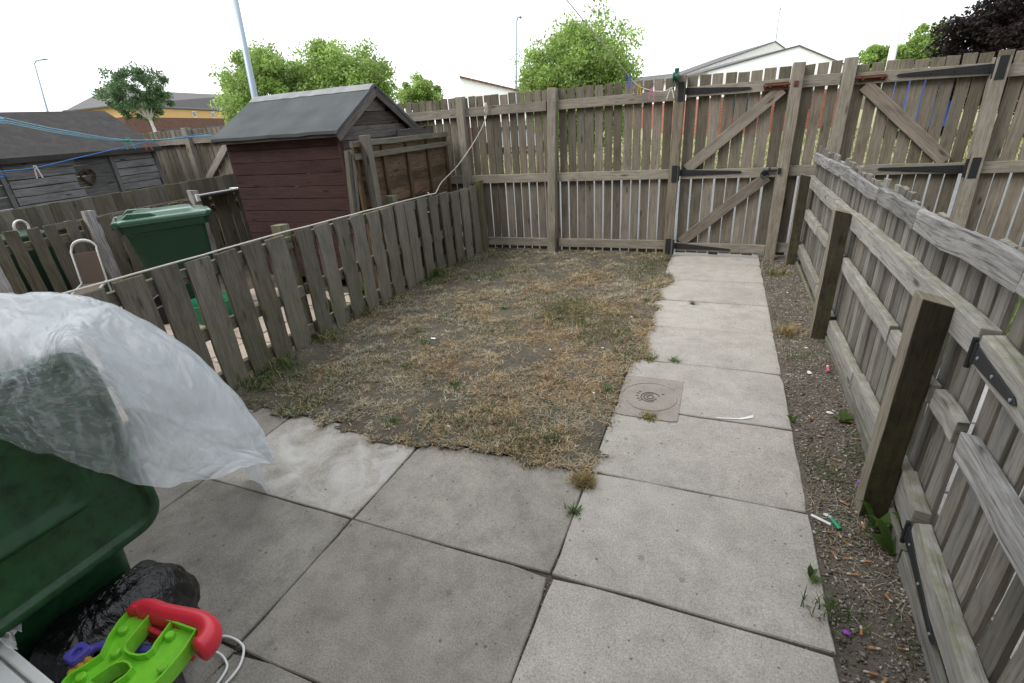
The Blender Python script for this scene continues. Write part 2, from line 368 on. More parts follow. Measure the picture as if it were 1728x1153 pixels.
ps.append((0.0, .896, 4.2, 4.60, .5, 0))
ps = [q if q[2] < 3.55 else (q[0]+.0, q[1], q[2], q[3], .52, .05) for q in ps]
slab_rows('path', M_PATH, ps)
pt = []
for j, y in enumerate((-1.8, -1.2, -.6, 0.0)):
    for i, x in enumerate((-.9, -1.8, -2.7)):
        ti = {(0, 3): .52, (1, 3): .72, (2, 3): .42, (0, 2): .5, (1, 2): .42}.get((i, j), random.uniform(.42, .6))
        pt.append((x, x+.9, y, y+.6, ti, .95 if (i, j) == (1, 3) else .06))
slab_rows('patio', M_PATIO, pt, gap=.003)
sheet('bedding', -2.75, 1.2, -1.9, 4.6, -.016, M_SOIL)

# inspection cover set in the path
M_COVER = concrete('cover_concrete', (.265, .235, .212), (.325, .292, .265), .2, .3)
cov = thing('inspection_cover', 'round concrete drain cover in a square pinkish frame, set in the path beside the grass', 'drain cover', (.18, 1.335, 0))
m = MB(); cx, cy = .18, 1.335; hs = .162
outer = [(cx+hs*sx*k, cy+.236*sy*q) for sx, sy, k, q in ()]
def ring_plate(m, cx, cy, hx, hy, r, z0, z1, n=48, col=(.5, .5, 0)):
    A, B = [], []
    for i in range(n):
        t = 6.28319*i/n; c, s_ = math.cos(t), math.sin(t); k = min(hx/max(abs(c), 1e-6), hy/max(abs(s_), 1e-6))
        A.append((cx+c*k, cy+s_*k)); B.append((cx+c*r, cy+s_*r))
    m.rings([[(x, y, z0) for x, y in A], [(x, y, z1) for x, y in A], [(x, y, z1) for x, y in B], [(x, y, z0) for x, y in B]], col, cap=False)
ring_plate(m, cx, cy, .166, .228, .158, -.03, .005); m.build('frame', M_COVER, cov)
m = MB(); m.lathe([(.150, -.03), (.150, .004), (.146, .006), (.02, .006)], (cx, cy, 0), 48); m.build('lid', M_COVER, cov)
m = MB()
for r, a0, a1 in ((.052, .4, 5.2), (.036, 1.2, 6.0), (.018, 0, 6.28)):
    m.tube([(cx+r*math.cos(a0+(a1-a0)*i/18), cy-.01+r*math.sin(a0+(a1-a0)*i/18), .007) for i in range(19)], .0035, 6)
for a in (.5, 2.6, 2.9, 3.3, 3.7, 4.0):
    m.box((cx+.075*math.cos(a), cy+.075*math.sin(a), .0075), (.014, .005, .004), a)
m.build('cast_ring', plain('cover_marks', (.13, .112, .098), .9, .2), cov, smooth=False)

# lawn: worn soil that laps over the slab edges, with a ragged border
def lawn_z(x, y): return -.012+.030*fbm(x*2.3, y*2.3, 3, 3)+.012*fbm(x*14, y*14, 5, 3)
def lawn_in(x, y):
    e = (fbm(x*3.1+9, y*3.1, 21, 4)-.5); e2 = fbm(x*13, y*13, 25, 3)-.5
    right = np.maximum(.07+.28*e+.15*e2-.03*np.clip((y-3.0), 0, 1.4), .006)
    right = np.where((y > .95) & (y < 1.75), np.minimum(right, .012+.05*e2), right)
    low = np.minimum(.525+.22*e+.13*e2+.065*np.clip((x+.9)/.9, 0, 1)+.03*np.clip(-1.7-x, 0, 1), .596)
    return (x < right) & (y > low) & (x > -2.47) & (y < 4.52)
st = .02; gx = np.arange(-2.48, .2, st); gy = np.arange(.40, 4.56, st); X, Y = np.meshgrid(gx, gy)
ok = lawn_in(X, Y); lap = (X > -.02) | (Y < .62)
Z = lawn_z(X, Y); Z = np.where(lap, np.clip(Z*.3+.003, .0025, .008), Z)
idx = np.arange(X.size).reshape(X.shape); q = ok[:-1, :-1] & ok[:-1, 1:] & ok[1:, 1:] & ok[1:, :-1]
F = np.stack([idx[:-1, :-1][q], idx[:-1, 1:][q], idx[1:, 1:][q], idx[1:, :-1][q]], 1)
used = np.unique(F); rem = np.zeros(X.size, int); rem[used] = np.arange(len(used))
o = mesh_np('lawn_soil', np.stack([X.ravel(), Y.ravel(), Z.ravel()], 1)[used], rem[F], M_SOIL, np.tile([.5, .5, 0], (len(F), 1)), smooth=True); o['kind'] = 'structure'

def chips(n, x, y, z, smin, smax, pal):
    s = RNG.uniform(smin, smax, n)*np.where(RNG.random(n) < .1, 1.5, 1); az = RNG.uniform(0, 6.283, n); el = RNG.uniform(.4, 1.0, n); fl = RNG.uniform(.3, .7, n)
    base = np.array([[1, 0, 0], [0, 1, 0], [-1, 0, 0], [0, -1, 0], [0, 0, 1], [0, 0, -.6]], float)
    j = RNG.uniform(.6, 1.25, (n, 6, 1)); p = base[None]*j; p[:, :, 1] *= el[:, None]; p[:, :, 2] *= fl[:, None]
    ca, sa = np.cos(az)[:, None], np.sin(az)[:, None]; tl = RNG.normal(0, .3, (n, 1))
    px = p[:, :, 0]*ca-p[:, :, 1]*sa; py = p[:, :, 0]*sa+p[:, :, 1]*ca; pz = p[:, :, 2]+px*tl
    v = np.stack([px*s[:, None]+x[:, None], py*s[:, None]+y[:, None], pz*s[:, None]+z[:, None]+s[:, None]*.2], 2).reshape(-1, 3)
    T = np.array([[0, 1, 4], [1, 2, 4], [2, 3, 4], [3, 0, 4], [1, 0, 5], [2, 1, 5], [3, 2, 5], [0, 3, 5]])
    f = (np.arange(n)[:, None, None]*6+T[None]).reshape(-1, 3)
    c = pal[RNG.integers(0, len(pal), n)]*RNG.uniform(.55, 1.2, (n, 1)); return v, f, np.repeat(c, 8, 0)
def blades(x, y, z, L, wd, lift, az, col, curl=.3):
    """two-segment grass blades; lift 0 = flat on the ground, 1 = upright"""
    n = len(x); dx, dy = np.cos(az), np.sin(az); px, py = -dy*wd/2, dx*wd/2
    h1 = L*.55; a1 = lift*1.45; a2 = a1-curl
    b1 = np.stack([x+dx*h1*np.cos(a1), y+dy*h1*np.cos(a1), z+h1*np.sin(a1)+.002], 1)
    b2 = b1+np.stack([dx*L*.45*np.cos(a2), dy*L*.45*np.cos(a2), L*.45*np.sin(a2)], 1); b2[:, 2] = np.maximum(b2[:, 2], z+.002)
    P = np.stack([px, py, 0*px], 1); b0 = np.stack([x, y, z], 1)
    v = np.stack([b0-P, b0+P, b1+P*.85, b1-P*.85, b2+P*.25, b2-P*.25], 1).reshape(-1, 3)
    i = np.arange(n)[:, None]*6
    f = np.concatenate([i+np.array([0, 1, 2, 3]), i+np.array([3, 2, 4, 5])], 0); c = np.concatenate([col, col], 0)
    return v, f, c
N = 190000
x = RNG.uniform(-2.47, .2, N); y = RNG.uniform(.4, 4.5, N)
dens = fbm(x*2.6+4, y*2.6, 41, 4); dens2 = fbm(x*9, y*9, 47, 3); dens3 = fbm(x*22, y*22, 49, 2); clump = .40*dens+.35*dens2+.25*dens3
dry_side = np.clip((x+1.7)/1.2, 0, 1)*np.clip((3.9-y)/1.2, 0.15, 1)
keep = lawn_in(x, y) & (RNG.random(N) < np.clip((clump-.465+.05*dry_side)*7+.05+.22*dry_side, .02, 1))
x, y = x[keep], y[keep]; dry_side = dry_side[keep]; dens = clump[keep]; n = len(x)
z = lawn_z(x, y); z = np.where((x > -.02) | (y < .62), np.maximum(z*.4+.006, .006), z)
pal = np.array([[.46, .33, .18], [.38, .26, .14], [.55, .45, .30], [.29, .20, .12], [.33, .32, .245], [.47, .46, .37], [.105, .13, .045], [.08, .12, .03]])
gmix = fbm(x*1.5, y*1.5, 61, 3); greyz = fbm(x*3+20, y*3, 63, 3); tone = fbm(x*7+3, y*7, 65, 2)
k = RNG.random(n); typ = RNG.integers(0, 4, n)
typ = np.where(k > .50+.32*dry_side-1.1*(greyz-.5), RNG.integers(4, 6, n), typ)
typ = np.where(RNG.random(n) < np.clip((gmix-.50)*1.6+.10-.09*dry_side, .01, .5), RNG.integers(6, 8, n), typ)
col = pal[typ]*RNG.uniform(.6, 1.2, (n, 1))*(.75+.5*tone)[:, None]
green = typ >= 6
L = np.where(green, RNG.uniform(.02, .05, n), RNG.uniform(.014, .050, n)); lift = np.where(green, RNG.uniform(.25, .8, n), np.abs(RNG.normal(.09, .14, n)))
raised = np.clip((dens-.50)*7, 0, 1); lift = lift+raised*RNG.uniform(0, .40, n)*(~green)
m_ = 26000; ex = RNG.uniform(-2.4, .25, m_); ey = RNG.uniform(.4, 4.4, m_); near = lawn_in(ex+RNG.normal(0, .03, m_), ey+RNG.normal(0, .03, m_)) & ~lawn_in(ex, ey) & ((ex > -.05) | (ey < .65))
ex, ey = ex[near], ey[near]; m_ = len(ex); et = RNG.integers(0, 6, m_)
v2, f2, c2 = blades(ex, ey, np.full(m_, .004), RNG.uniform(.02, .055, m_), RNG.uniform(.002, .004, m_), np.abs(RNG.normal(.12, .18, m_)), RNG.uniform(0, 6.283, m_), pal[et]*RNG.uniform(.5, 1.1, (m_, 1)))
v, f, c = blades(x, y, z+raised*RNG.uniform(0, .018, n), L, RNG.uniform(.002, .0045, n), lift, RNG.uniform(0, 6.283, n), col)
gr = mesh_np('lawn_grass', np.concatenate([v, v2]), np.concatenate([f, f2+len(v)]), M_BLADE, np.concatenate([c, c2]))
set_props(gr, 'patchy dry straw coloured grass growing over bare soil', 'grass', None, 'stuff')
n = 9000; x = RNG.uniform(-2.45, .05, n); y = RNG.uniform(.55, 4.45, n); z = lawn_z(x, y)
v, f, c = chips(n, x, y, z, .002, .006, np.array([[.14, .115, .085], [.1, .08, .06], [.3, .27, .22], [.22, .17, .12], [.5, .47, .42]]))
set_props(mesh_np('lawn_crumbs', v, f, M_CHIPS, c), 'small crumbs of soil and stone between the dry grass of the lawn', 'soil crumbs', None, 'stuff')

m_ = 30000; ex = RNG.uniform(-2.4, .25, m_); ey = RNG.uniform(.35, 4.4, m_); near = lawn_in(ex+RNG.normal(0, .025, m_), ey+RNG.normal(0, .025, m_)) & ~lawn_in(ex, ey) & ((ex > -.05) | (ey < .66))
ex, ey = ex[near], ey[near]
v, f, c = chips(len(ex), ex, ey, np.full(len(ex), .001), .0012, .005, np.array([[.12, .10, .078], [.09, .075, .058], [.16, .135, .10], [.26, .23, .19]]))
set_props(mesh_np('edge_crumbs', v, f, M_CHIPS, c), 'crumbs of dry soil spilling from the lawn onto the slab edges', 'soil crumbs', None, 'stuff')

# chip strip between the path and the right fence
def strip_z(x, y): return -.02+.035*fbm(x*4, y*4, 71, 3)+.02*np.clip((x-1.0)/.2, 0, 1)
gx = np.arange(.885, 1.36, .02); gy = np.arange(-1.9, 4.6, .02); X, Y = np.meshgrid(gx, gy); Z = strip_z(X, Y); Z = np.where(X < .90, np.minimum(Z, -.01), Z)
idx = np.arange(X.size).reshape(X.shape); F = np.stack([idx[:-1, :-1].ravel(), idx[:-1, 1:].ravel(), idx[1:, 1:].ravel(), idx[1:, :-1].ravel()], 1)
o = mesh_np('soil_strip', np.stack([X.ravel(), Y.ravel(), Z.ravel()], 1), F, M_CHIP, np.tile([.5, .5, 0], (len(F), 1)), smooth=True); o['kind'] = 'structure'
n = 17000; x = RNG.uniform(.902, 1.28, n); y = RNG.uniform(-1.6, 4.5, n)
v, f, c = chips(n, x, y, strip_z(x, y), .003, .0095, np.array([[.20, .175, .145], [.15, .125, .10], [.27, .24, .205], [.34, .31, .28], [.2, .15, .11], [.10, .085, .07], [.40, .36, .31]]))
o = mesh_np('stone_chips', v, f, M_CHIPS, c); set_props(o, 'brown and grey stone chips filling the strip between path and right hand fence', 'gravel', None, 'stuff')
n = 7000; x = RNG.uniform(.90, 1.2, n); y = RNG.uniform(-1.5, 4.4, n); kk = RNG.random(n) < np.clip((fbm(x*4, y*2.2, 83, 3)-.42)*4, .04, 1); x, y = x[kk], y[kk]; n = len(x)
ty = np.where(RNG.random(n) < np.clip((fbm(x*3, y*2, 87, 2)-.45)*3, .05, .8), 7, RNG.integers(2, 6, n)); g = ty >= 6
v, f, c = blades(x, y, strip_z(x, y), RNG.uniform(.02, .06, n), RNG.uniform(.0016, .003, n), np.where(g, RNG.uniform(.2, .7, n), np.abs(RNG.normal(.08, .12, n))), RNG.uniform(0, 6.283, n), pal[ty]*RNG.uniform(.6, 1.1, (n, 1)))
o = mesh_np('strip_grass', v, f, M_BLADE, c); set_props(o, 'thin straw and green grass lying on the chip strip beside the path', 'grass', None, 'stuff')
# small loose chips, soil and straw in the joints and along the slab edges
n = 2600; e = RNG.random(n)
jy = RNG.choice([-.6, 0., .6, 1.2, 1.8, 2.4, 3., 3.6], n); jx = RNG.choice([-1.8, -.9, 0.], n)
x = np.where(e < .5, RNG.uniform(-2.4, .9, n), jx+RNG.normal(0, .005, n)); y = np.where(e < .5, jy+RNG.normal(0, .005, n), RNG.uniform(-1.2, .6, n))
kk = (x > 0) | (y < .62); x, y = x[kk], y[kk]; n = len(x)
v, f, c = chips(n, x, y, np.full(n, -.009), .002, .006, np.array([[.16, .14, .12], [.10, .09, .08], [.3, .27, .22], [.33, .2, .12]]))
o = mesh_np('joint_grit', v, f, M_CHIPS, c); set_props(o, 'fine grit lodged in the joints between the slabs', 'grit', None, 'stuff')
n = 900; x = RNG.uniform(-2.3, .9, n); y = RNG.uniform(-1.2, 4.3, n); kk = ((x > 0.02) | (y < .58)); x, y = x[kk], y[kk]; n = len(x)
v, f, c = chips(n, x, y, np.full(n, .001), .001, .0032, np.array([[.05, .042, .036], [.09, .07, .055], [.4, .38, .35], [.12, .08, .06]]))
o = mesh_np('slab_debris', v, f, M_CHIPS, c); set_props(o, 'tiny dark crumbs scattered over the slabs', 'debris', None, 'stuff')

# the gardens either side
sheet('neighbour_garden', -6.3, -2.38, -1.9, 4.5, -.046, M_SOIL)
npv = []
for i in range(9):
    for j in range(12):
        x0 = -2.66-.4*(i+1); y0 = -1.8+.4*j
        if i*.4 < 1.6 and y0 < 2.4 or y0 < 1.6: npv.append((x0, x0+.4, y0, y0+.4, random.uniform(.4, .62), .1))
slab_rows('neighbour_patio', M_NPATIO, npv, gap=.006, z=.004)
sheet('right_garden', 1.26, 5.2, -1.9, 4.5, -.046, M_SOIL)
rp = [(1.33+.6*i, 1.93+.6*i, -1.5+.6*j, -.9+.6*j, random.uniform(.45, .62), .1) for i in range(3) for j in range(6)]
slab_rows('right_patio', M_RPAVE, rp, gap=.006, z=.0)
n = 26000; x = RNG.uniform(1.28, 4.9, n); y = RNG.uniform(-.6, 4.45, n); kk = (y > 2.1) | (x > 3.15); x, y = x[kk], y[kk]; n = len(x)
gp = np.array([[.10, .19, .035], [.13, .22, .05], [.17, .22, .07], [.08, .14, .03]])
v, f, c = blades(x, y, np.full(n, -.045), RNG.uniform(.05, .13, n), RNG.uniform(.004, .007, n), RNG.uniform(.4, .95, n), RNG.uniform(0, 6.283, n), gp[RNG.integers(0, 4, n)]*RNG.uniform(.7, 1.2, (n, 1)))
o = mesh_np('right_grass', v, f, M_BLADE, c); set_props(o, 'bright green grass in the garden behind the right hand fence', 'grass', None, 'stuff')
n = 60000; x = RNG.uniform(-32, 22, n); y = 12.2+RNG.random(n)**1.5*16
v, f, c = blades(x, y, np.full(n, -.07), RNG.uniform(.08, .2, n), RNG.uniform(.02, .04, n), RNG.uniform(.4, .95, n), RNG.uniform(0, 6.283, n), np.array([[.22, .24, .10], [.28, .27, .13], [.33, .30, .16], [.18, .22, .08]])[RNG.integers(0, 4, n)]*RNG.uniform(.7, 1.2, (n, 1)))
o = mesh_np('verge_grass', v, f, M_BLADE, c); set_props(o, 'green grass verge beyond the pavement, seen through the back fence', 'grass', None, 'stuff')
tv = NT('turf'); tp = tv.pos(); M_TURF = tv.set(tv.mix(tv.noise(tp, 2.5, 5), (.25, .25, .125), (.33, .32, .17)), .9, .1)
sheet('verge', -60, 60, 12.2, 60, -.05, M_TURF)

# measured places (metres)
SHEET = [[(-1.865, -0.452, 0.626), (-1.858, -0.347, 0.591), (-1.837, -0.219, 0.54), (-1.805, -0.099, 0.464), (-1.717, 0.013, 0.276), (-1.614, 0.068, 0.078), (-1.522, 0.074, -0.085), (-1.448, 0.047, -0.229)], [(-1.745, -0.502, 1.046), (-1.738, -0.397, 1.011), (-1.717, -0.269, 0.96), (-1.685, -0.149, 0.884), (-1.597, -0.037, 0.696), (-1.494, 0.018, 0.498), (-1.402, 0.024, 0.335), (-1.328, -0.003, 0.191)], [(-1.585, -0.572, 1.176), (-1.578, -0.467, 1.141), (-1.557, -0.339, 1.09), (-1.525, -0.219, 1.014), (-1.437, -0.107, 0.826), (-1.334, -0.052, 0.628), (-1.242, -0.046, 0.465), (-1.168, -0.073, 0.321)], [(-1.389, -0.67, 1.122), (-1.355, -0.58, 1.104), (-1.32, -0.482, 1.076), (-1.29, -0.401, 1.022), (-1.275, -0.273, 0.783), (-1.256, -0.186, 0.58), (-1.208, -0.136, 0.423), (-1.157, -0.096, 0.314)], [(-1.06, -0.828, 1.041), (-1.06, -0.729, 1.057), (-1.06, -0.646, 1.061), (-1.043, -0.575, 1.07), (-1.147, -0.423, 0.851), (-1.187, -0.317, 0.619), (-1.189, -0.214, 0.442), (-1.147, -0.107, 0.319)], [(-1.05, -0.838, 1.026), (-1.05, -0.757, 0.999), (-1.05, -0.673, 0.943), (-1.044, -0.553, 0.874), (-1.085, -0.468, 0.708), (-1.125, -0.368, 0.557), (-1.157, -0.238, 0.414), (-1.137, -0.118, 0.324)], [(-1.055, -0.838, 1.021), (-1.055, -0.781, 0.935), (-1.055, -0.723, 0.842), (-1.05, -0.641, 0.723), (-1.039, -0.545, 0.597), (-1.089, -0.426, 0.507), (-1.11, -0.265, 0.414), (-1.128, -0.125, 0.325)]]
TOY_OUT = [(-0.962, -0.755), (-0.721, -0.743), (-0.701, -0.789), (-0.693, -0.827), (-0.69, -0.855), (-0.69, -0.878), (-0.684, -0.893), (-0.754, -0.923), (-0.817, -0.951), (-0.899, -0.969), (-0.915, -0.951), (-0.92, -0.932), (-0.908, -0.907), (-0.899, -0.876), (-0.913, -0.858), (-0.932, -0.836), (-0.953, -0.796)]
TOY_H1 = [(-0.886, -0.754), (-0.866, -0.82), (-0.86, -0.836), (-0.844, -0.844), (-0.825, -0.845), (-0.801, -0.841), (-0.786, -0.833), (-0.784, -0.821), (-0.792, -0.808), (-0.811, -0.748)]
TOY_H2 = [(-0.85, -0.925), (-0.841, -0.891), (-0.833, -0.877), (-0.82, -0.868), (-0.802, -0.867), (-0.784, -0.872), (-0.781, -0.884), (-0.787, -0.903), (-0.791, -0.914), (-0.826, -0.926)]
TOY_STUDS = [(-0.921, -0.809), (-0.781, -0.777), (-0.873, -0.857), (-0.715, -0.842), (-0.891, -0.926)]
TOY_RED = [(-0.941, -0.767, 0.37), (-0.946, -0.752, 0.37), (-0.923, -0.74, 0.37), (-0.869, -0.737, 0.37), (-0.813, -0.729, 0.37), (-0.763, -0.721, 0.37), (-0.722, -0.721, 0.37), (-0.692, -0.734, 0.37), (-0.679, -0.756, 0.37), (-0.681, -0.78, 0.37)]
TOY_RED2 = [(-1.038, -0.743, 0.2), (-0.984, -0.74, 0.2), (-0.931, -0.735, 0.2)]
TOY_BLUE = [(-1.034, -0.877, 0.3), (-1.018, -0.861, 0.3), (-1.012, -0.846, 0.3), (-0.988, -0.834, 0.3), (-0.941, -0.824, 0.3), (-0.892, -0.813, 0.3), (-0.843, -0.797, 0.3), (-0.783, -0.793, 0.3)]
TOY_YEL = [(-1.016, -0.874, 0.27), (-0.95, -0.875, 0.27), (-0.899, -0.869, 0.27), (-0.825, -0.855, 0.27), (-0.756, -0.843, 0.27)]
CABLE = [(-1.047, -0.694, 0.012), (-1.023, -0.649, 0.012), (-0.997, -0.612, 0.012), (-0.963, -0.589, 0.012), (-0.922, -0.584, 0.012), (-0.879, -0.59, 0.012), (-0.853, -0.606, 0.012), (-0.828, -0.642, 0.012), (-0.822, -0.676, 0.012), (-0.825, -0.708, 0.012), (-0.837, -0.751, 0.012)]
CABLE2 = [(-1.045, -0.696, 0.01), (-1.023, -0.66, 0.01), (-0.996, -0.646, 0.01), (-0.96, -0.638, 0.01), (-0.92, -0.638, 0.01), (-0.885, -0.648, 0.01), (-0.864, -0.661, 0.01), (-0.854, -0.684, 0.01), (-0.849, -0.714, 0.01), (-0.856, -0.757, 0.01)]
WB = [(-1.083, -0.954, 0.42), (-0.87, -0.969, 0.42), (-0.919, -0.986, 0.42), (-1.075, -0.98, 0.42)]
WB2 = [(-1.272, -0.931, 0.42), (-1.24, -0.908, 0.42), (-1.164, -0.9, 0.42), (-1.132, -0.918, 0.42), (-1.14, -0.935, 0.42), (-1.069, -0.943, 0.42), (-1.01, -0.959, 0.42), (-1.058, -0.988, 0.42)]
BAGS = [(-1.137, -0.621, 0.3), (-1.276, -0.809, 0.15)]
T_BIRCH = [(-24.39, 15.42, 3.63), (-23.44, 15.17, 2.29), (-23.69, 15.34, 2.86), (-24.91, 15.93, 5.11)]
T1 = [(-13.6, 12.58, 2.93), (-11.75, 14.05, 3.08)]
TS = [(-11.31, 18.32, 2.86)]
T2 = [(-3.61, 14.43, 2.76)]
T3 = [(5.88, 25.82, 2.9), (7.41, 26.62, 3.18)]
TP = [(8.07, 19.35, 2.44)]
YEL = [(-51.57, 27.66, 4.65), (-45.23, 27.91, 4.65), (-55.91, 48.56, 4.65), (-53.85, 32.86, 6.6), (-58.62, 51.6, 6.6)]
GRT = [(-7.79, 47.09, 4.0), (-3.8, 46.14, 4.0)]
WHA = [(-1.38, 28.76, 3.12), (2.22, 30.79, 4.05), (2.86, 30.94, 3.79), (5.05, 31.43, 2.86)]
WHB = [(-0.36, 27.94, 2.99), (3.38, 29.95, 3.76), (4.97, 30.3, 3.06)]
WRF = [(-12.4, 24.2, 3.58), (-9.75, 24.96, 2.78)]
LOWR = [(-82.23, 37.3, 6.6), (-74.28, 40.46, 6.01)]
LAMP1 = [(-38.2, 19.12, 3.86), (-39.22, 20.0, 6.52), (-39.16, 20.07, 6.62), (-38.43, 20.38, 6.59)]
LAMP2 = [(-9.68, 25.03, 2.86), (-9.98, 26.45, 5.99)]
LAMP3 = [(4.64, 17.79, 2.31), (4.83, 18.78, 4.13)]
POLE = [(-7.64, 6.4, 2.18), (-8.18, 7.04, 3.94)]
LINE_TEAL = [(-3.9, 0.64, 1.781), (-4.107, 0.894, 1.75), (-4.316, 1.356, 1.658), (-4.491, 1.955, 1.569)]
LINE_BLUE = [(-4.721, 0.813, 1.401), (-4.756, 1.045, 1.417), (-4.763, 1.285, 1.422), (-4.849, 1.756, 1.48), (-4.912, 2.364, 1.553), (-4.886, 2.902, 1.649), (-4.881, 3.227, 1.696)]
LINE_TEAL2 = [(-4.491, 1.955, 1.569), (-4.524, 2.179, 1.567), (-4.739, 2.711, 1.62), (-4.815, 3.194, 1.693)]
PEGS_L = [(-4.48, 1.906, 1.581), (-4.546, 2.108, 1.562), (-4.762, 1.283, 1.417)]
LINE_R = [(-0.502, 4.365, 1.82), (-0.411, 4.362, 1.729), (-0.277, 4.36, 1.676), (-0.163, 4.36, 1.661), (-0.077, 4.362, 1.691)]
PEGS_R = [(-0.525, 4.362, 1.838), (-0.495, 4.362, 1.798), (-0.399, 4.362, 1.722), (-0.277, 4.362, 1.676), (-0.097, 4.362, 1.667)]
ROPE = [(-2.09, 4.4, 1.642), (-2.13, 4.395, 1.51), (-2.273, 4.36, 1.298), (-2.439, 4.2, 1.058), (-2.507, 3.9, 0.913)]
ROPE_LOOP = [(-2.37, 3.357, 0.881), (-2.37, 3.447, 0.807), (-2.37, 3.451, 0.726), (-2.37, 3.365, 0.686), (-2.37, 3.261, 0.705), (-2.37, 3.229, 0.759)]
PAPER = [(-1.5, 1.743, 0.012), (-0.57, 1.773, 0.012), (-0.218, 1.887, 0.012), (-0.137, 1.266, 0.012), (-0.635, 0.764, 0.012), (-1.568, 2.315, 0.012), (-1.453, 2.339, 0.012), (-1.791, 3.178, 0.012), (-2.374, 3.523, 0.012), (-0.297, 3.875, 0.012), (-0.116, 2.497, 0.012), (-0.812, 0.713, 0.012), (1.059, 3.324, 0.012), (1.044, 1.851, 0.012), (1.001, 2.098, 0.012), (1.081, 1.409, 0.012), (0.952, 0.61, 0.012), (1.069, 2.225, 0.012)]
BUTTS = [(1.072, 0.58, 0.012), (0.944, 0.514, 0.012), (0.985, 0.511, 0.012), (1.003, 0.475, 0.012), (1.11, 0.493, 0.012), (0.952, 0.404, 0.012), (0.992, 0.401, 0.012), (1.046, 0.402, 0.012), (1.0, 0.057, 0.012), (1.075, 0.075, 0.012), (1.003, -0.045, 0.012), (0.974, -0.028, 0.012), (1.014, 1.181, 0.012), (1.052, 0.996, 0.012), (1.038, 0.923, 0.012), (1.159, 1.163, 0.012), (0.995, 1.356, 0.012), (1.028, 0.689, 0.012), (0.994, 0.332, 0.012), (1.078, 0.251, 0.012), (0.977, 0.108, 0.012), (-2.12, 1.304, 0.012), (1.086, 2.705, 0.012)]
MISC = {'tan': (-1.416, 1.589, 0.012), 'blue': (-1.941, 1.299, 0.012), 'pink': (-1.866, 1.278, 0.012), 'lighter_g': (0.976, 0.568, 0.012), 'lighter_p': (1.148, 1.909, 0.012), 'cap': (1.169, 1.299, 0.012), 'purple': (1.112, 0.856, 0.012), 'purple2': (0.935, 0.09, 0.012), 'strip': (0.626, 1.222, 0.012), 'clear': (0.928, 0.566, 0.012)}
WEEDS_PATH = [(0.107, 1.816, 0.012), (0.265, 1.819, 0.012), (0.201, 1.126, 0.012), (-0.008, 0.511, 0.012), (0.002, 0.322, 0.012), (0.324, 2.929, 0.012), (-0.092, 3.538, 0.012), (-0.06, 2.898, 0.012)]
WEEDS_STRIP = [(0.899, 1.26, 0.012), (1.122, 1.324, 0.012), (1.112, 0.583, 0.012), (1.136, 0.459, 0.012), (0.857, 0.269, 0.012), (0.892, 0.143, 0.012), (1.006, 3.906, 0.012), (1.035, 2.08, 0.012), (0.895, 0.261, 0.012), (1.093, 0.819, 0.012), (0.985, 2.457, 0.012)]
WEEDS_FENCE = [(-2.759, 2.177, 0.012), (-2.43, 1.561, 0.012), (-2.453, 1.172, 0.012), (-2.398, 3.335, 0.012), (-2.408, 3.159, 0.012), (-2.427, 3.736, 0.012), (-2.322, 0.879, 0.012), (-2.377, 2.255, 0.012), (-0.282, 1.852, 0.012)]
WEEDS_LAWN = [(-1.515, 1.661, 0.012), (-1.433, 1.284, 0.012), (-0.992, 1.148, 0.012), (-1.16, 0.673, 0.012), (-0.084, 1.316, 0.012), (-0.246, 0.777, 0.012), (-1.223, 2.488, 0.012), (-0.483, 2.304, 0.012), (-1.734, 1.841, 0.012), (-1.943, 3.235, 0.012), (-0.096, 2.212, 0.012)]
TRUG = [(-3.754, 1.577, -0.0), (-3.915, 1.656, 0.12), (-3.615, 1.651, 0.0), (-4.818, 1.839, 0.08), (-3.167, 1.305, 0.05)]
CHAIR = [(-4.717, 1.416, 0.802), (-4.802, 1.238, 0.733)]
WRE = (-7.18, 2.941, 1.211)

# ------------------------------------------------------------------ back fence, gates
YP = 4.425            # post centre line
def post(parent, x0, x1=None, ztop=1.79, zbot=-.05, w=.095, d=.095, y=YP, mat=None, moss=.25, tint=None, grey=None, bev=.005):
    x1 = x0 if x1 is None else x1
    return MB().plank((x0, y, zbot), (x1, y, ztop), (1, 0, 0), w, d, n=8, jit=.002, warp=.004, moss=(.35, moss), tint=tint, grey=grey, jend=.004).build('post', mat or M_BACK, parent, bev)
def pickets(x0, x1, zb, zt, w, gap, y=4.482, t=.018, moss=.28, lean=.0):
    m = MB(); x = x0+w/2
    while x < x1-w*.35:
        g = random.uniform(-.004, .004)
        zz = zt(x) if callable(zt) else zt
        m.plank((x+g, y+random.uniform(-.002, .002), zb+random.uniform(-.012, .012)), (x+g+random.uniform(-.004, .004), y, zz+random.uniform(-.008, .008)), (1, 0, 0), w+random.uniform(-.004, .004), t, n=7, jit=.0016, warp=.003, moss=(.12, moss), jend=.003, tint=random.uniform(.1, .62), grey=random.uniform(0, .7))
        x += w+gap
    return m
def rail(parent, x0, x1, z, h=.09, y=4.448, t=.04, z1=None, moss=.22, mat=None):
    return MB().plank((x0, y, z), (x1, y, z if z1 is None else z1), (0, 0, 1), h, t, n=8, jit=.0015, warp=.003, moss=(moss, moss), tint=random.uniform(.5, .72), grey=random.uniform(.7, 1)).build('rail', mat or M_BACK, parent, .003)

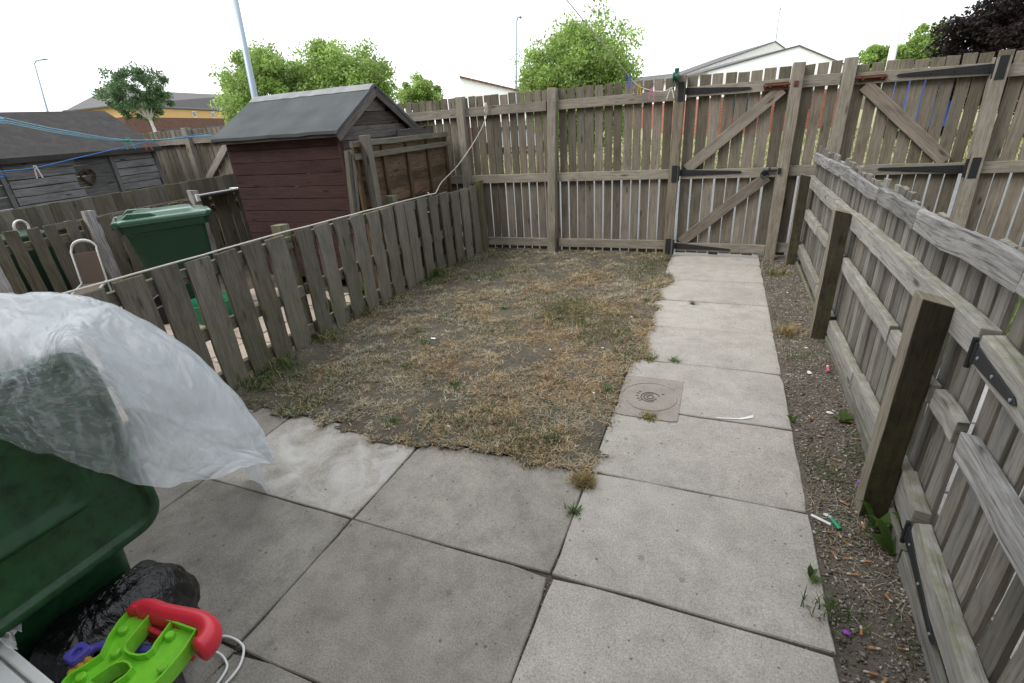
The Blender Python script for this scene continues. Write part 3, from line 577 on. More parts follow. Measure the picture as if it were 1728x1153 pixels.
bf = thing('board_fence', 'long brown picket fence closing the back of the garden, left of the gate', 'fence', (-4.0, YP, 0))
px = [-8.25, -7.07, -5.9, -4.75, -3.6, -2.44, -1.35, -.002]
for i, x in enumerate(px):
    lean = {-1.35: (-1.385, -1.318), -2.44: (-2.45, -2.43), -.002: (-.035, -.008)}.get(x, (x, x))
    post(bf, lean[0], lean[1], 1.785 if x > -6 else 1.72, moss=.3, tint=.62 if x < -.1 else .42, grey=.95 if x < -.1 else .05)
for a, b in zip(px, px[1:]):
    zt = 1.775 if b > -5 else 1.70
    pickets(a+.05 if a < -8 else a-.02, b+.02 if b < -.1 else b-.035, .02, zt, (.084), .0165).build('picket_panel', M_BACK, bf, .002)
    for z in (1.617, .873, .12): rail(bf, a+.05, b-.05, z-(0 if b > -5 else .07 if z > 1 else 0), .095)
MB().plank((-6.95, 4.447, .98), (-6.15, 4.447, 1.60), (0, 0, 1), .10, .038, n=5, tint=.75, grey=1).build('brace', M_BACK, bf, .003)
gb = MB().plank((-2.3, 4.46, .0), (-.06, 4.46, -.01), (0, 0, 1), .06, .03, n=10, jit=.006, moss=(.2, .2)); gb.build('base_board', M_BACK, bf, .003)

mf = thing('narrow_fence_panel', 'narrow strip of picket fence with two posts, between the two back gates', 'fence', (1.18, YP, 0))
post(mf, .985, .99, 1.80, tint=.62, grey=.6); post(mf, 1.372, 1.39, 1.80, tint=.62, grey=.8)
pickets(1.045, 1.335, .02, 1.785, .084, .018).build('picket_panel', M_BACK, mf, .002)
for z in (1.64, .873, .12): rail(mf, 1.04, 1.335, z, .095)

rf = thing('far_fence', 'picket fence right of the second back gate, at the edge of the photo', 'fence', (3.6, YP, 0))
post(rf, 2.475, 2.425, 1.70, tint=.66, grey=.9); post(rf, 3.6); post(rf, 4.8)
pickets(2.412, 4.8, .02, lambda x: 1.74, .095, .02).build('picket_panel', M_BACK, rf, .002)
for a, b in ((2.48, 3.55), (3.65, 4.75)):
    for z in (1.60, .86, .12): rail(rf, a, b, z, .095)

def strap(parent, x0, x1, z0, z1, h0, h1, plate, yp, name='hinge'):
    """T hinge: a vertical plate on the post and a tapering strap along the gate rail"""
    m = MB(); y = 4.424
    d = 1 if x1 > x0 else -1
    P = [(x0, z0-h0/2), (x1-d*.02, z1-h1/2), (x1, z1), (x1-d*.02, z1+h1/2), (x0, z0+h0/2)]
    if d < 0: P = P[::-1]
    m.rings([[(a, y, b) for a, b in P], [(a, y-.005, b) for a, b in P]])
    m.box((plate[0], 4.374, (plate[1]+plate[2])/2), (plate[3], .006, plate[2]-plate[1]))
    m.tube([(x0-d*.008, 4.39, plate[1]+.01), (x0-d*.008, 4.39, plate[2]-.01)], .011, 8)
    m.box((x0-d*.004, 4.402, z0), (.02, .045, h0*.9))
    n = 4
    for i in range(n):
        k = (i+.5)/n; m.lathe([(.008, 0), (.006, -.004), (.001, -.005)], (x0+(x1-x0)*k, y-.005, z0+(z1-z0)*k), 8, 'Y')
    m.build(name, M_IRON, parent, .001)

def gate(name, label, x0, x1, zt, rails, w, gap, braces):
    g = thing(name, label, 'gate', ((x0+x1)/2, YP, 0))
    pickets(x0, x1, .025, zt, w, gap).build('board_panel', M_BACK, g, .002)
    for z0, z1 in rails: rail(g, x0, x1, z0, .09, z1=z1, y=4.449)
    for a, b in braces: MB().plank((a[0], 4.447, a[1]), (b[0], 4.447, b[1]), (0, 0, 1), .105, .038, n=6, jit=.0015, moss=(.1, .05)).build('brace', M_BACK, g, .003)
    return g
g1 = gate('garden_gate', 'brown picket gate with black strap hinges at the end of the slab path', .045, .935, 1.775, ((1.635, 1.635), (.868, .865), (.105, .095)), .097, .0165, (((.10, .915), (.885, 1.60)), ((.09, .15), (.86, .83))))
strap(g1, .035, .63, 1.645, 1.625, .062, .022, (.0, 1.56, 1.73, .055), 0)
strap(g1, .035, .63, .885, .878, .062, .022, (-.012, .80, .965, .055), 0)
strap(g1, .03, .61, .118, .088, .066, .02, (-.03, .02, .205, .055), 0)
b = MB(); b.box((.83, 4.424, 1.625), (.20, .006, .06)); b.tube([(.72, 4.41, 1.632), (.965, 4.405, 1.632)], .009, 8); b.box((.78, 4.412, 1.632), (.02, .02, .035)); b.box((.9, 4.412, 1.632), (.02, .02, .035)); b.tube([(.74, 4.41, 1.632), (.74, 4.385, 1.62)], .006, 6); b.box((.985, 4.374, 1.632), (.035, .006, .045))
b.build('bolt', M_RUST, g1, .001)
l = MB(); l.tube([(.835+.036*math.cos(t*.35), 4.405, .85+.036*math.sin(t*.35)) for t in range(19)], .006, 6); l.lathe([(.03, 0), (.03, -.006), (.012, -.008)], (.835, 4.428, .865), 14, 'Y'); l.box((.90, 4.412, .885), (.09, .012, .02)); l.box((.955, 4.371, .885), (.03, .012, .05)); l.box((.87, 4.412, .9), (.012, .018, .03))
l.build('latch', M_IRON, g1, .001)
g2 = gate('neighbour_gate', 'second picket gate, behind the right hand fence, with one diagonal brace', 1.45, 2.40, 1.745, ((1.63, 1.62), (.86, .86), (.11, .11)), .092, .0136, (((1.53, 1.575), (2.25, .92)),))
strap(g2, 2.375, 1.74, 1.625, 1.63, .066, .022, (2.425, 1.54, 1.71, .06), 0)
strap(g2, 2.38, 1.755, .855, .872, .062, .022, (2.445, .78, .95, .06), 0)
b = MB(); b.box((1.57, 4.424, 1.625), (.20, .006, .05)); b.tube([(1.40, 4.41, 1.63), (1.68, 4.408, 1.63)], .009, 8); b.box((1.5, 4.412, 1.63), (.02, .02, .035)); b.box((1.64, 4.412, 1.63), (.02, .02, .035))
b.build('bolt', M_RUST, g2, .001)

# ------------------------------------------------------------------ left garden fence (grey pickets, rails on the far side)
lf = thing('left_picket_fence', 'weathered grey picket fence left of the grass with white rope lying on its top', 'fence', (-2.45, 2.0, 0))
LFN = [(-1.9, -2.42), (-.55, -2.425), (1.55, -2.455), (2.9, -2.40), (4.35, -2.27)]
def lfx(y): return float(np.interp(y, [p[0] for p in LFN], [p[1] for p in LFN]))
def lfz(y): return float(np.interp(y, [0, 1.3, 2.2, 3.2, 4.35], [.893, .876, .860, .848, .82]))
for (a, xa), (e, xe) in zip(LFN, LFN[1:]):
    m = MB(); y = a+.02
    while y < e-.06:
        w = random.uniform(.148, .164); x = lfx(y+w/2); ln = random.uniform(-.012, .012)
        m.plank((x+random.uniform(-.004, .004), y+w/2+ln, random.uniform(-.03, .02)), (x, y+w/2, lfz(y)+random.uniform(-.012, .006)), (0, 1, 0), w, .02, n=9, jit=.003, warp=.005, moss=(.5, .12), jend=.005)
        y += w+random.uniform(.040, .056)
    m.build('picket_panel', M_LEFT, lf, .003)
    for z in (.80, .42, .10):
        MB().plank((xa-.036, a+.01, z), (xe-.036, e-.01, z-(.05 if a > 2 else 0)), (0, 0, 1), .085, .04, n=8, jit=.003, moss=(.3, .4)).build('rail', M_LEFT, lf, .003)
for yy in (-.55, 1.55, 2.9): MB().plank((lfx(yy)-.11, yy, -.05), (lfx(yy)-.11, yy, .925), (0, 1, 0), .09, .09, n=6, jit=.003, moss=(.5, .6), jend=.006).build('post', M_LEFT, lf, .004)
MB().plank((-2.27, 4.36, -.03), (-2.27, 4.36, .87), (1, 0, 0), .09, .09, n=6, moss=(.5, .9)).build('post', M_LEFT, lf, .004)

# ------------------------------------------------------------------ right garden fence
def XF(y): return float(np.interp(y, [-1, 0, .65, 2.45, 4.4], [1.08, 1.122, 1.158, 1.205, 1.207]))   # front of the rails
def rough(m, y0, y1, z, h, t, off=0., jit=.003, tint=None, grey=None, z1=None, moss=.1, taper=None, jend=.008):
    L = abs(y1-y0); o = off+t/2
    m.plank((XF(y0)+o+random.uniform(-.003, .003), y0, z), (XF(y1)+o+random.uniform(-.003, .003), y1, z if z1 is None else z1), (0, 0, 1), h, t, n=max(5, int(L/(.16 if jit > .004 else .11))), jit=jit, warp=.006, tint=tint, grey=grey, moss=(moss, moss), taper=taper, jend=jend); return m
rfn = thing('right_picket_fence', 'low weathered picket fence with three rails and square posts, right of the path', 'fence', (1.2, 2.5, 0))
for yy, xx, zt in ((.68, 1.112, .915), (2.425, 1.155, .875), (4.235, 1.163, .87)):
    m = MB().plank((xx, yy, -.06), (xx, yy, zt), (1, 0, 0), .088, .088, n=8, jit=.002, warp=.004, moss=(.35, .05), tint=.6, grey=.6, jend=.003, ft={0: (-.10, .1)})  # near face tinted darker: shade from the house behind, painted into the colour
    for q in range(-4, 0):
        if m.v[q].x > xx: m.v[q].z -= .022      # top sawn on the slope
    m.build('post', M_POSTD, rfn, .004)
def rpickets(m, y, e):
    d = 1 if e > y else -1
    while (y-e)*d < -.03:
        w = random.uniform(.064, .076); yc = y+d*w/2
        m.plank((XF(yc)+.058, yc, random.uniform(-.02, .03)), (XF(yc)+.058+random.uniform(-.004, .004), yc+random.uniform(-.008, .008), 1.085+random.uniform(-.025, .02)), (0, 1, 0), w, .018, n=9, jit=.0025, warp=.005, moss=(.2, .1), jend=.006, tint=random.uniform(.12, .58))
        y += d*(w+random.uniform(.030, .046))
for a, e in ((.46, 2.43), (2.43, 4.40)):
    m = MB(); rpickets(m, a, e); m.build('picket_panel', M_RIGHT, rfn, .002)
for y0, y1, z, h, t, zz in ((4.36, 2.98, .80, .088, .045, .80), (2.96, 2.43, .80, .085, .045, .802), (2.42, .44, .805, .092, .048, .855),
                            (4.35, 3.45, .505, .08, .04, .515), (3.43, 2.47, .515, .07, .035, .53), (2.40, 1.195, .535, .08, .035, .565), (1.18, .64, .555, .072, .035, .575), (.60, .385, .585, .075, .035, .59),
                            (4.34, 3.1, .175, .09, .045, .135), (3.08, 2.45, .13, .09, .045, .105), (2.40, 1.56, .10, .09, .045, .135), (1.54, .66, .14, .1, .045, .185), (.66, .44, .185, .12, .048, .175)):
    rough(MB(), y0, y1, z, h, t, z1=zz, moss=.12, grey=random.uniform(.6, 1), tint=random.uniform(.5, .8)).build('rail', M_RIGHT, rfn, .004)
for y0, y1, z, h, tp, zz in ((4.30, 3.50, 1.005, .078, .95, 1.015), (3.49, 2.84, 1.02, .08, 1.05, 1.028), (2.83, 1.94, 1.028, .07, .95, 1.03), (1.93, 1.27, 1.03, .076, 1.08, 1.042), (1.255, .37, 1.04, .08, 1.05, 1.08)):
    rough(MB(), y0, y1, z, h, .028, off=.006, z1=zz, jit=.0065 if y0 < 3.1 else .004, grey=.9, tint=random.uniform(.22, .5), taper=tp, moss=0, jend=.02).build('top_board', M_BLEACH, rfn, .003)
rough(MB(), 4.3, 2.5, .0, .10, .02, off=-.004, z1=-.03, moss=.35).build('gravel_board', M_RIGHT, rfn, .003)
rough(MB(), 2.48, .9, -.02, .10, .02, off=-.004, z1=.04, moss=.2, grey=.8).build('gravel_board', M_RIGHT, rfn, .003)
rough(MB(), .89, .43, .035, .10, .02, off=-.004, z1=.02, moss=.2, grey=.8).build('gravel_board', M_RIGHT, rfn, .003)

# gate in the right fence, nearest the camera
sg = thing('side_gate', 'low weathered picket gate with black strap hinges in the right hand fence, nearest the viewer', 'gate', (1.15, 0, 0))
m = MB(); rpickets(m, .40, -.85); m.build('picket_panel', M_RIGHT, sg, .002)
rough(MB(), .405, -.8, .853, .09, .048, z1=.80, moss=.2, grey=.8, tint=.7).build('rail', M_RIGHT, sg, .004)
rough(MB(), .335, -.8, .58, .085, .04, z1=.585, moss=0, grey=1, tint=.6).build('middle_board', M_BLEACH, sg, .003)
rough(MB(), .42, -.8, .165, .09, .05, z1=.10, moss=.2, grey=.8, tint=.65).build('rail', M_RIGHT, sg, .004)
rough(MB(), .34, -.8, 1.085, .085, .028, off=.006, jit=.0045, grey=.9, tint=.55, moss=0, jend=.012).build('top_board', M_BLEACH, sg, .003)
rough(MB(), .42, -.9, .02, .12, .02, off=-.004, z1=-.03, moss=.1, grey=.9).build('gravel_board', M_RIGHT, sg, .003)
for z, z1, y0, y1 in ((.84, .835, .408, .13), (.15, .085, .42, .05)):
    m = MB(); Pq = [(y0, z-.027), (y1+.02, z1-.011), (y1, z1), (y1+.02, z1+.011), (y0, z+.027)]
    m.rings([[(XF(a)-.001, a, b) for a, b in Pq], [(XF(a)-.006, a, b) for a, b in Pq]])
    m.tube([(XF(y0)-.007, y0+.012, z-.05), (XF(y0)-.007, y0+.012, z+.042)], .008, 8); m.box((XF(y0)-.004, y0+.002, z), (.008, .022, .062))
    m.build('hinge', M_IRON, sg, .001)
    s_ = MB()
    for k in (.12, .5, .92): s_.lathe([(.005, 0), (.005, -.003), (.002, -.004)], (XF(y0+(y1-y0)*k)-.006, y0+(y1-y0)*k, z+(z1-z)*k), 8, 'X')
    s_.build('screw_heads', M_STEEL, sg)

# ------------------------------------------------------------------ neighbour's maroon shed
M_FELT = NT('roof_felt'); _p = M_FELT.pos(); _n = M_FELT.noise(_p, 260, 3, .7); _c = M_FELT.mix(M_FELT.ramp(M_FELT.noise(_p, 3, 5), [(.3, 0.), (.7, 1.)]), (.066, .073, .078), (.10, .108, .113))
_c = M_FELT.mix(1.0, _c, M_FELT.ramp(_n, [(.3, .6), (.7, 1.35)]), 'MULTIPLY'); M_FELT.bump(_n, .5, .003); M_FELT = M_FELT.set(_c, .9, .2)
M_FELTD = plain('dark_roof_felt', (.05, .046, .046), .9, .15, 0, .3, 4, .3, (.09, .085, .08), .5)
def wallboards(a, b, z0, z1, h, nrm, t=.018, lap=.006, top=None, tint=None, greyr=(0, 1), moss=0, w_jit=0):
    """horizontal boards between plan points a and b, one above another, each lapping slightly out"""
    m = MB(); a = Vector((*a, 0)); b = Vector((*b, 0)); nv = Vector((*nrm, 0)); z = z0; L = (b-a).length
    while z < z1-.02:
        hh = min(h, z1-z); p, q = a.copy(), b.copy()
        if top:                                     # gable: boards shorten towards the apex
            k0, k1 = top(z+hh*.8); p, q = a+(b-a)*k0, a+(b-a)*k1
        m.plank(p+nv*lap*random.uniform(.2, 1)+Vector((0, 0, z+hh/2)), q+nv*lap*random.uniform(.2, 1)+Vector((0, 0, z+hh/2)), (0, 0, 1), hh-.004, t, n=6, jit=.001, warp=.0015, tint=tint or random.uniform(.4, .6), grey=random.uniform(*greyr), moss=(moss, moss))
        z += hh
    return m
sh = thing('garden_shed', 'maroon boarded garden shed with grey felt roof behind the left picket fence', 'shed', (-3.7, 3.45, 0))
X0, X1, Y0, Y1, ZE, ZR = -4.43, -2.95, 2.85, 4.05, 1.56, 1.90
wallboards((X0, Y0), (X1, Y0), .06, ZE+.02, .122, (0, -1), greyr=(0, .6)).build('front_wall', M_SHEDRED, sh, .003)
YM = (Y0+Y1)/2
def gtop(z):
    if z < ZE: return 0., 1.
    k = (z-ZE)/(ZR-ZE)*.5; return k, 1-k
wallboards((X1, Y0), (X1, Y1), .06, ZR-.01, .125, (1, 0), top=gtop, greyr=(.1, .9)).build('gable_wall', M_SHEDDK, sh, .003)
wallboards((X0, Y1), (X0, Y0), .06, ZR-.01, .125, (-1, 0), top=gtop).build('gable_wall', M_SHEDRED, sh, .003)
wallboards((X0, Y1), (X1, Y1), .06, ZE, .122, (0, 1)).build('back_wall', M_SHEDRED, sh, .003)
MB().plank((X1+.012, Y0-.012, .05), (X1+.012, Y0-.012, ZE-.01), (1, 0, 0), .04, .04, moss=(0, 0)).build('corner_post', M_SHEDRED, sh, .003)
OV = .10; sl_ = (ZR-ZE)/(YM-Y0)
def roofslab(m, s):
    ye = YM+s*(YM-Y0+OV); ze = ZE-OV*sl_+.03; zr = ZR+.03; n = 10; t = .022
    for (xa, xb) in ((X0-.09, X1+.08),):
        A = []; 
        for i in range(n+1):
            x = xa+(xb-xa)*i/n; dz = .006*math.sin(i*1.7)+random.uniform(-.003, .003)
            A.append([(x, YM, zr), (x, ye, ze+dz*.6), (x, ye, ze-.028+dz), (x, ye-s*.02, ze-.03+dz), (x, YM, zr-t)])
        m.rings(A)
m = MB(); roofslab(m, -1); roofslab(m, 1); m.build('roof', M_FELT, sh)
m = MB()
for s in (-1, 1): m.rings([[(x, YM+s*.012, ZR+.037+.002*math.sin(x*9)), (x, YM+s*.10, ZR+.037-.10*sl_+.004*math.sin(x*23)), (x, YM+s*.10, ZR+.0335-.10*sl_), (x, YM+s*.012, ZR+.032)] for x in np.linspace(X0-.08, X1+.07, 14)])
m.build('ridge_strip', plain('ridge_felt', (.25, .26, .265), .9, .2, 0, .45, 9, .5), sh)
m = MB()
for s in (-1, 1): m.plank((X1+.065, YM, ZR-.03), (X1+.065, YM+s*(YM-Y0+OV-.01), ZE-OV*sl_-.03), (0, 0, 1), .085, .018, n=5, moss=(0, 0), grey=.6)
m.build('barge_board', M_SHEDDK, sh, .002)
MB().plank((X0-.08, Y0-.075, ZE-.055), (X1+.05, Y0-.075, ZE-.055), (0, 0, 1), .06, .016, moss=(0, 0)).build('fascia', M_SHEDDK, sh, .002)

# old fence panel and post between the shed and the left fence
pn = thing('old_fence_panel', 'old brown waney fence panel with battens standing beside the maroon shed', 'fence panel', (-2.66, 3.55, 0))
m = MB(); z = .03
while z < 1.3:
    m.plank((-2.665, 2.66, z+.06), (-2.668, 4.36, z+.06+random.uniform(-.008, .008)), (0, 0, 1), .128, .012, n=26, jit=.006, warp=.006, grey=random.random()*.7, moss=(.0, .1)); z += .115
m.build('panel_boards', M_PANEL, pn)
for yy in (2.66, 3.08, 3.5, 3.92, 4.34): MB().plank((-2.64, yy-.02, .03), (-2.645, yy, 1.40), (0, 1, 0), .042, .03, n=5, grey=.2, tint=.35, moss=(0, .2)).build('batten', M_PANEL, pn, .002)
for z in (1.405, 1.30): MB().plank((-2.622, 2.60, z), (-2.622, 4.375, z), (0, 0, 1), .05, .035, n=8, jit=.003, grey=.9, tint=.6, moss=(.2, .3)).build('top_rail', M_NEIGH, pn, .003)
for dy in (-.05, -.10): MB().plank((-2.62, 2.55+dy-.1, .03), (-2.645, 2.66+dy, 1.36), (0, 1, 0), .035, .045, n=5, grey=.8).build('frame_bar', M_NEIGH, pn, .002)
tag_o = MB().plank((-2.575, 2.74, -.05), (-2.565, 2.74, 1.475), (0, 1, 0), .075, .075, n=6, grey=1, tint=.6).build('timber_post', M_NEIGH, None, .004)
set_props(tag_o, 'grey square timber post standing in front of the old brown panel', 'post')
bp = MB(); z = .9
while z < 1.48: bp.plank((-2.80, 3.6, z), (-2.80, 4.36, z+.02), (0, 0, 1), .10, .015, n=10, jit=.005, grey=.6, tint=.35); z += .09
set_props(bp.build('spare_panel', M_SHEDDK), 'dark weathered boards leaning behind the old brown panel', 'boards')

# ------------------------------------------------------------------ neighbour's fences
nf = thing('neighbour_picket_fence', 'low dark picket fence across the neighbouring garden, behind the green wheelie bin', 'fence', (-5.5, 2.4, 0))
m = MB(); y = -.8
while y < 4.35:
    near = y > 3.0; w = random.uniform(.095, .11)
    m.plank((-5.5+random.uniform(-.006, .006), y+w/2, -.02), (-5.5, y+w/2+random.uniform(-.02, .02), .895+random.uniform(-.015, .01)), (0, 1, 0), w, .018, n=6, jit=.002, moss=(.3, .15), tint=random.uniform(.35, .6)+(.1 if near else 0), jend=.006); y += w+(.02 if near else .05)
m.build('picket_panel', M_NEIGH, nf, .002)
for z in (.74, .2): MB().plank((-5.535, -.8, z), (-5.535, 4.35, z), (0, 0, 1), .08, .04, n=8, moss=(.2, .2)).build('rail', M_NEIGH, nf, .003)
for yy, zt in ((1.88, .97), (.98, .95), (3.05, 1.0)): MB().plank((-5.455, yy, -.03), (-5.455, yy, zt), (0, 1, 0), .095, .07, n=10, jit=.004, jend=.012, grey=1, tint=.8, moss=(.1, 0)).build('post', M_BLEACH, nf, .004)
nb = thing('slatted_fence', 'taller close boarded brown fence behind the low picket fence in the far left garden', 'fence', (-6.1, 2.4, 0))
m = MB(); y = -1.5
while y < 4.4:
    w = .098; m.plank((-6.1+random.uniform(-.008, .008), y+w/2, .0), (-6.1, y+w/2, 1.015+.012*y+random.uniform(-.006, .006)), (0, 1, 0), w, .018, n=6, jit=.0015, moss=(.2, .15)); y += w+.008
m.build('picket_panel', M_NEIGH, nb, .003)
MB().plank((-6.06, 1.75, .80), (-6.06, 4.3, .83), (0, 0, 1), .07, .04, n=8, grey=1, tint=.75).build('rail', M_NEIGH, nb, .003)
MB().plank((-6.06, -1.5, .35), (-6.06, 4.3, .35), (0, 0, 1), .09, .04, n=8).build('rail', M_NEIGH, nb, .003)
M_DGREEN = plain('dark_green_plastic', (.012, .05, .026), .5, .4, 0, .25, 4, 0, (.03, .045, .03), .4)
gb_ = MB(); gb_.rings([[(-6.0+.0*k, -.4, z) for k, z in ()] or [(-5.98, y, .0), (-5.66, y, .0), (-5.70, y, .82), (-5.95, y, .85)] for y in (-.4, .3, 1.0, 1.62)])
set_props(gb_.build('storage_box', M_DGREEN, None, .02), 'dark green plastic storage box wedged between the two fences at far left', 'box')
wr = MB().tube([(-5.66, 1.40+.055*math.cos(t), .90+.065*math.sin(t)) for t in np.linspace(-.7, 3.9, 14)], .016, 8, flat=.6)
set_props(wr.build('hook', M_CABLE, None, smooth=True), 'small white plastic hook on the green storage box', 'hook')
tr = thing('tray', 'dark flat tray with pale rim lying on top of the neighbouring fence beside the shed', 'tray', (-5.45, 3.35, .9))
MB().box((-5.46, 3.35, .915), (.24, .62, .025)).build('panel', plain('slate', (.05, .055, .06), .6), tr, .004)
m = MB(); m.box((-5.46, 3.69, .92), (.26, .05, .04)); m.box((-5.345, 3.35, .937), (.02, .62, .018)); m.box((-5.36, 3.02, .91), (.03, .04, .08)); m.build('rim', M_CABLE, tr, .004)

# ------------------------------------------------------------------ grey shed, far left
gs = thing('grey_shed', 'weathered grey timber shed with dark felt roof at the far left', 'shed', (-8.1, 2.4, 0))
GX = -7.2
wallboards((GX, -1.2), (GX, 3.90), .05, 1.5, .13, (1, 0), greyr=(.3, .8), tint=.38).build('wall', M_GSHED, gs, .003)
for (y0, y1) in ((2.12, 2.82), (3.33, 3.87), (.4, 1.9)):
    m = MB(); z = .74
    while z < 1.47:
        m.plank((GX+.028, y0, z), (GX+.024, y1+random.uniform(-.02, .05), z+.005), (0, 0, 1), .084, .014, n=6, jit=.002, tint=random.uniform(.6, .85), grey=1); z += .094
    m.build('board_panel', M_GSHED, gs, .002)
for y in (2.08, 3.30, 3.90): MB().plank((GX+.03, y, .05), (GX+.03, y, 1.5), (0, 1, 0), .05, .03, grey=.6, tint=.5).build('batten', M_GSHED, gs, .002)
m = MB(); YA, YB = -1.4, 3.98
m.rings([[(GX+.12, y, 1.50), (-8.05, y, 2.03), (-8.9, y, 1.50), (-8.9, y, 1.47), (-8.05, y, 2.0), (GX+.12, y, 1.44)] for y in np.linspace(YA, YB, 8)]); m.build('roof', M_FELTD, gs)
m = MB(); m.rings([[(GX-.02, y, .05), (-8.9, y, .05), (-8.9, y, 1.46), (-8.05, y, 1.98), (GX-.02, y, 1.48)] for y in (YB-.12, YB-.08)]); m.build('gable_wall', M_GSHED, gs)
hw = MB(); hp = []
for i in range(25):
    t = 6.283*i/24; hp.append((GX+.04, WRE[1]+.0085*16*math.sin(t)**3*.62, WRE[2]-.0+.0085*(13*math.cos(t)-5*math.cos(2*t)-2*math.cos(3*t)-math.cos(4*t))*.75))
for q in range(5): hw.tube([(x+random.uniform(-.01, .02), y+random.uniform(-.012, .012), z+random.uniform(-.012, .012)) for x, y, z in hp], .009, 5)
set_props(hw.build('heart_wreath', plain('dry_twigs', (.075, .052, .04), .9, .1, 0, .4, 40)), 'brown twig wreath in the shape of a heart hanging on the grey shed', 'wreath')

# ------------------------------------------------------------------ wheelie bins
M_BIN = plain('green_bin_plastic', (.013, .052, .025), .42, .4, 0, .15, 3, 0, (.03, .06, .04), .3)
M_BINLID = plain('green_bin_lid', (.03, .11, .065), .24, .8, 0, .15, 3, 0, (.05, .08, .06), .4)
M_BLACKP = plain('black_plastic', (.012, .012, .013), .5, .4)
def rrect(w, h, r, n=5, cx=0, cy=0):
    P = []
    for sx, sy, a0 in ((1, 1, 0), (-1, 1, 90), (-1, -1, 180), (1, -1, 270)):
        for i in range(n+1):
            a = R(a0+90*i/n); P.append((cx+sx*(w/2-r)+r*math.cos(a), cy+sy*(h/2-r)+r*math.sin(a)))
    return P
def xf(m, M): m.v = [M @ Vector(v) for v in m.v]; return m
def bin_body(root, M, mat):
    m = MB(); prof = [(.44, .46, .05, .0, .06), (.45, .48, .09, .0, .06), (.52, .63, .86, -.02, .06), (.525, .64, .90, -.02, .06), (.58, .70, .91, -.02, .07), (.58, .70, .985, -.02, .07), (.55, .67, .985, -.02, .06), (.50, .60, .80, -.02, .05)]
    m.rings([[(x, y, z) for y, x in rrect(w, d, r, 5, 0, cx)] for w, d, z, cx, r in prof]); xf(m, M).build('body', mat, root, .004, True)
    m = MB(); m.tube([(-.40, -.26, 1.0), (-.40, .26, 1.0)], .016, 8); [m.box((-.375, s*.24, .985), (.08, .03, .05)) for s in (-1, 1)]; xf(m, M).build('handle', mat, root, .004)
    for s in (-1, 1):
        m = MB(); m.lathe([(.02, -.03), (.1, -.03), (.108, -.015), (.108, .015), (.1, .03), (.02, .03)], (-.27, s*.245, .108), 24, 'Y'); w_ = xf(m, M).build('wheel', M_BLACKP, root, .003)
    m = MB(); m.tube([(-.27, -.24, .108), (-.27, .24, .108)], .012, 8); xf(m, M).build('axle', M_BLACKP, root)
def bin_lid_closed(root, M, mat):
    m = MB(); m.rings([[(x, y, z) for y, x in rrect(w, d, r, 5, 0, cx)] for w, d, z, cx, r in ((.61, .73, .975, -.01, .07), (.62, .74, 1.0, -.01, .075), (.60, .72, 1.025, -.01, .07), (.46, .52, 1.032, -.0, .06), (.42, .48, 1.055, 0, .06), (.40, .46, 1.06, 0, .055))])
    for s in (-1, 1): m.rings([[(x, s*.20+dy, z) for x, z in ((-.34, 1.02), (-.28, 1.075), (-.10, 1.062), (-.05, 1.03))] for dy in (-.03, .03)])
    m.box((.355, 0, 1.0), (.06, .36, .03)); [m.tube([(-.385, s*.2-.07, .995), (-.385, s*.2+.07, .995)], .03, 8) for s in (-1, 1)]
    xf(m, M).build('lid', mat, root, .006, True)
nbin = thing('wheelie_bin', 'closed dark green wheelie bin standing in the left garden beyond the grey picket fence', 'wheelie bin', (-4.28, 1.86, 0))
MN = Matrix.Translation((-4.28, 1.86, -.03)) @ Matrix.Rotation(R(57), 4, 'Z') @ Matrix.Scale(.96, 4)
bin_body(nbin, MN, M_BIN); bin_lid_closed(nbin, MN, M_BINLID)

# the full bin in the foreground: lid hanging open, sheet of plastic over it
M_BINF = plain('scuffed_bin_plastic', (.017, .068, .025), .46, .4, 0, .25, 11, .08, (.006, .02, .009), .9)
fb = thing('open_wheelie_bin', 'dark green wheelie bin in the foreground with lid hanging open, under a clear plastic sheet', 'wheelie bin', (-1.52, -.82, 0))
MF = Matrix.Translation((-1.54, -.82, 0)) @ Matrix.Rotation(R(180), 4, 'Z')
bin_body(fb, MF, M_BINF)
XL = -1.108; m = MB()
def lidring(w, h, r, x, cz=.75): return [(x, y, z) for y, z in rrect(w, h, r, 7, -.825, cz)]
m.rings([lidring(.59, .60, .075, XL-.03), lidring(.60, .61, .08, XL-.008), lidring(.60, .61, .08, XL+.004), lidring(.575, .585, .07, XL+.010), lidring(.545, .555, .06, XL+.010), lidring(.525, .535, .055, XL-.006), lidring(.36, .34, .05, XL-.006, .79), lidring(.335, .315, .045, XL+.006, .79), lidring(.315, .295, .04, XL+.006, .79), lidring(.27, .25, .035, XL-.012, .79)])
lidf = m.build('lid', M_BINF, fb, .003, True)
cb_ = thing('cardboard_box', 'brown cardboard box sticking out of the foreground bin under the plastic sheet', 'cardboard box', (-1.52, -.72, .8))
xf(MB().box((0, 0, 0), (.34, .30, .28)), Matrix.Translation((-1.50, -.75, .925)) @ Matrix.Rotation(R(25), 4, 'Z')).build('carton', plain('cardboard', (.24, .17, .12), .9, .1, 0, .15, 6), cb_, .004)
xf(MB().rings([[(-.17, -.155, .12), (.17, -.155, .12), (.17, -.22, .135), (-.17, -.22, .135)], [(-.17, -.155, .124), (.17, -.155, .124), (.17, -.22, .139), (-.17, -.22, .139)]]), Matrix.Translation((-1.50, -.75, .925)) @ Matrix.Rotation(R(25), 4, 'Z')).build('flap', bpy.data.materials['cardboard'], cb_)

